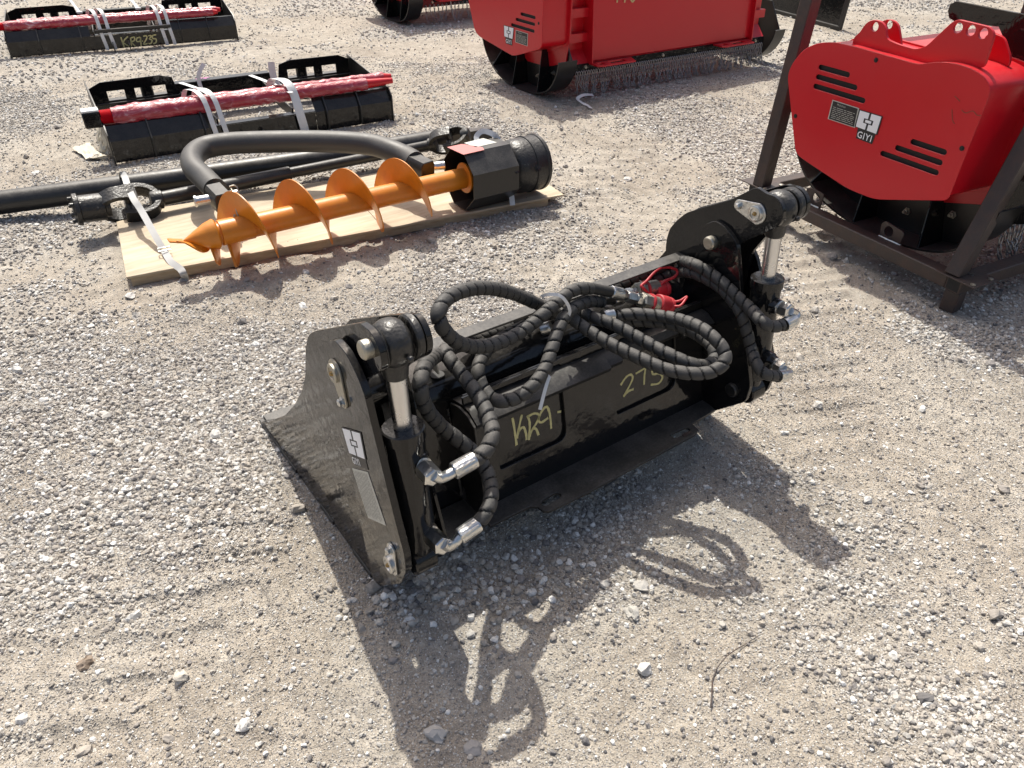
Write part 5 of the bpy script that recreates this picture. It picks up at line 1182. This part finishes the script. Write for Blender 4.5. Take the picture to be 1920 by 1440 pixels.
# lugs with round holes welded on the near beam, bright weld beads
def kpx(q): return FK.px(q, .035)
for pts, hq in ((((1508, 378), (1514, 352), (1522, 352), (1546, 364), (1543, 374), (1536, 396)), (1531, 370.5)), (((1648, 448), (1654, 418), (1662, 414), (1694, 434), (1696, 440), (1686, 462)), (1667, 434))):
    P = [kpx(q) for q in pts]; G().add(plate(rounded(P, .008, 2), .008, FK.x, [circle(kpx(hq), FK.x, .026, 20)])).obj('hold_down_lug', BROWN, CRT)
for qa, qb in (((1503, 381), (1534, 396)), ((1646, 449), (1686, 466))):
    A, B = FK.px(qa, .034), FK.px(qb, .034); A.z = B.z = HB+.033; P = [A.lerp(B, k/14)+V((random.uniform(-.002, .002), random.uniform(-.002, .002), 0)) for k in range(15)]; G().add(tube(P, [.006+random.uniform(-.0015, .002) for _ in P], 8)).obj('weld_bead', ZINC, CRT)
P = [FK(.05+.01*k, -.02+.12*math.sin(k*.5), HB+.036) for k in range(6)]; G().add(tube(P, .005, 6)).obj('weld_bead', ZINC, CRT)

# mulcher at the back left of the centre one
pb = onz((742, 41)); FB = Fr(FC.o+(pb-onz((990, 173))), FC.x)
MB = mulcher(FB, covc, 2.33, 'farthest red mulcher, mostly cut off at the top edge', rows=rowsc, nch=40, bolts=((.03, .62),))
G().add(tube(spline([FB(.36, -.05, .34), FB(.38, -.06, .26), FB(.40, -.06, .16), FB(.42, -.05, .06)], 5), .006, 8)).obj('hanging_cord', STRAP, MB)
o = G(); o.add(cyl(FB(.02, -.05, .36), FB(.20, -.05, .36), .045, 20)); o.obj('hose_plug', BLACKD, MB)

# black panel frame behind the far mulcher
q0, q1 = onz((1470, 29)), onz((1577, 58)); FP = Fr(q0, (q1-q0))
TP = thing('panel_attachment', 'black steel panel with grey edge bars standing behind the crate post', 'panel', (q0+q1)/2, None)
Wp = (q1-q0).length
G().add(plate([FP(-.9, .0, .02), FP(Wp, .0, .02), FP(Wp+.0, .06, .75), FP(-.9, .06, .75)], .012)).obj('panel_sheet', BLACK, TP)
G().add(bar(FP(-.9, -.02, .03), FP(Wp, -.02, .03), .05, .04)).obj('bottom_bar', BLACKD, TP); G().add(bar(FP(Wp, -.03, .02), FP(Wp, .03, .78), .06, .03, FP.y)).obj('edge_bar', BLACKD, TP)
# ================================================================ odds and ends on the dirt
P = spline([onz(q, .01) for q in ((1332, 1328), (1334, 1300), (1338, 1268), (1352, 1245), (1385, 1215), (1412, 1198), (1432, 1192))], 6)
P = [p+V((0, 0, hz(p.x, p.y)+.006*math.sin(i*.4))) for i, p in enumerate(P)]
tag(G().add(tube(P, [.0020-.0010*i/len(P) for i in range(len(P))], 6)).obj('twig', BROWN, None), 'thin dark bent twig lying on open gravel away from the machines', 'twig')
P = spline([onz(q, .012) for q in ((455, 1085), (470, 1080))], 2)
def curl(pts, label, m=STRAPW, w_=.03):
    P = spline(pts, 6); tag(G().add(ribbon(P, w_, [(V((0, -.5, 1))).normalized()]*len(P), .0014)).obj('strap_scrap', m, None, 50), label, 'strap scrap')
curl([onz((1112, 178), .03), onz((1095, 178), .05), onz((1083, 185), .03), onz((1092, 193), .02), onz((1102, 198), .01), onz((1108, 203), .01)], 'white curled strap scrap on the dirt at the foot of the chain curtain')
# a few stones big enough to be told apart
rk = random.Random(12)
for k, (q, s, lab) in enumerate((((1186, 1155), .042, 'round pale stone just below the looping hose shadow'), ((340, 1275), .046, 'oval pale stone among the gravel at lower left'), ((160, 1248), .045, 'angular brown stone at lower left'),
                                ((818, 1378), .052, 'pointed pale grey stone at the bottom edge in the bucket shadow'), ((1665, 960), .034, 'grey stone at the right of the bucket shadow tip'), ((1625, 943), .030, 'white stone just left of the grey stone pair'),
                                ((460, 1360), .040, 'whitish stone lying near the bottom edge left of the shadow'), ((885, 1400), .040, 'flat grey stone half buried at the bottom edge'))):
    p = onz(q, .0); bm = bmesh.new(); bmesh.ops.create_icosphere(bm, subdivisions=3, radius=1)
    sx, sy, sz = s*.5*rk.uniform(.9, 1.2), s*.5*rk.uniform(.7, .9), s*.5*rk.uniform(.5, .75); from_n = __import__('mathutils').noise
    for v in bm.verts:
        n_ = from_n.noise_vector(v.co*1.3+V((k*9.1, k*3.3, 0)))*.55+from_n.noise_vector(v.co*4+V((k, 0, 0)))*.08; v.co = v.co+n_; v.co = V((v.co.x*sx, v.co.y*sy, v.co.z*sz))
    R_ = Matrix.Rotation(rk.uniform(0, 6), 3, 'Z'); vs = [p+R_ @ v.co+V((0, 0, hz(p.x, p.y)+sz*.35)) for v in bm.verts]; bm.verts.ensure_lookup_table(); fs = [tuple(x.index for x in f.verts) for f in bm.faces]; bm.free()
    m = paint('stone_%d' % k, [(.46, .44, .40), (.50, .46, .40), (.22, .17, .13), (.48, .46, .43), (.34, .32, .30), (.6, .58, .55), (.58, .56, .53), (.36, .34, .32)][k], .8, .25, wob=.4, wobs=60, grain=.6, dustcol=(.5, .46, .40), spec=.25)
    tag(G().add((vs, fs)).obj('stone', m, None, 28), lab, 'stone', 'larger stones on the yard')
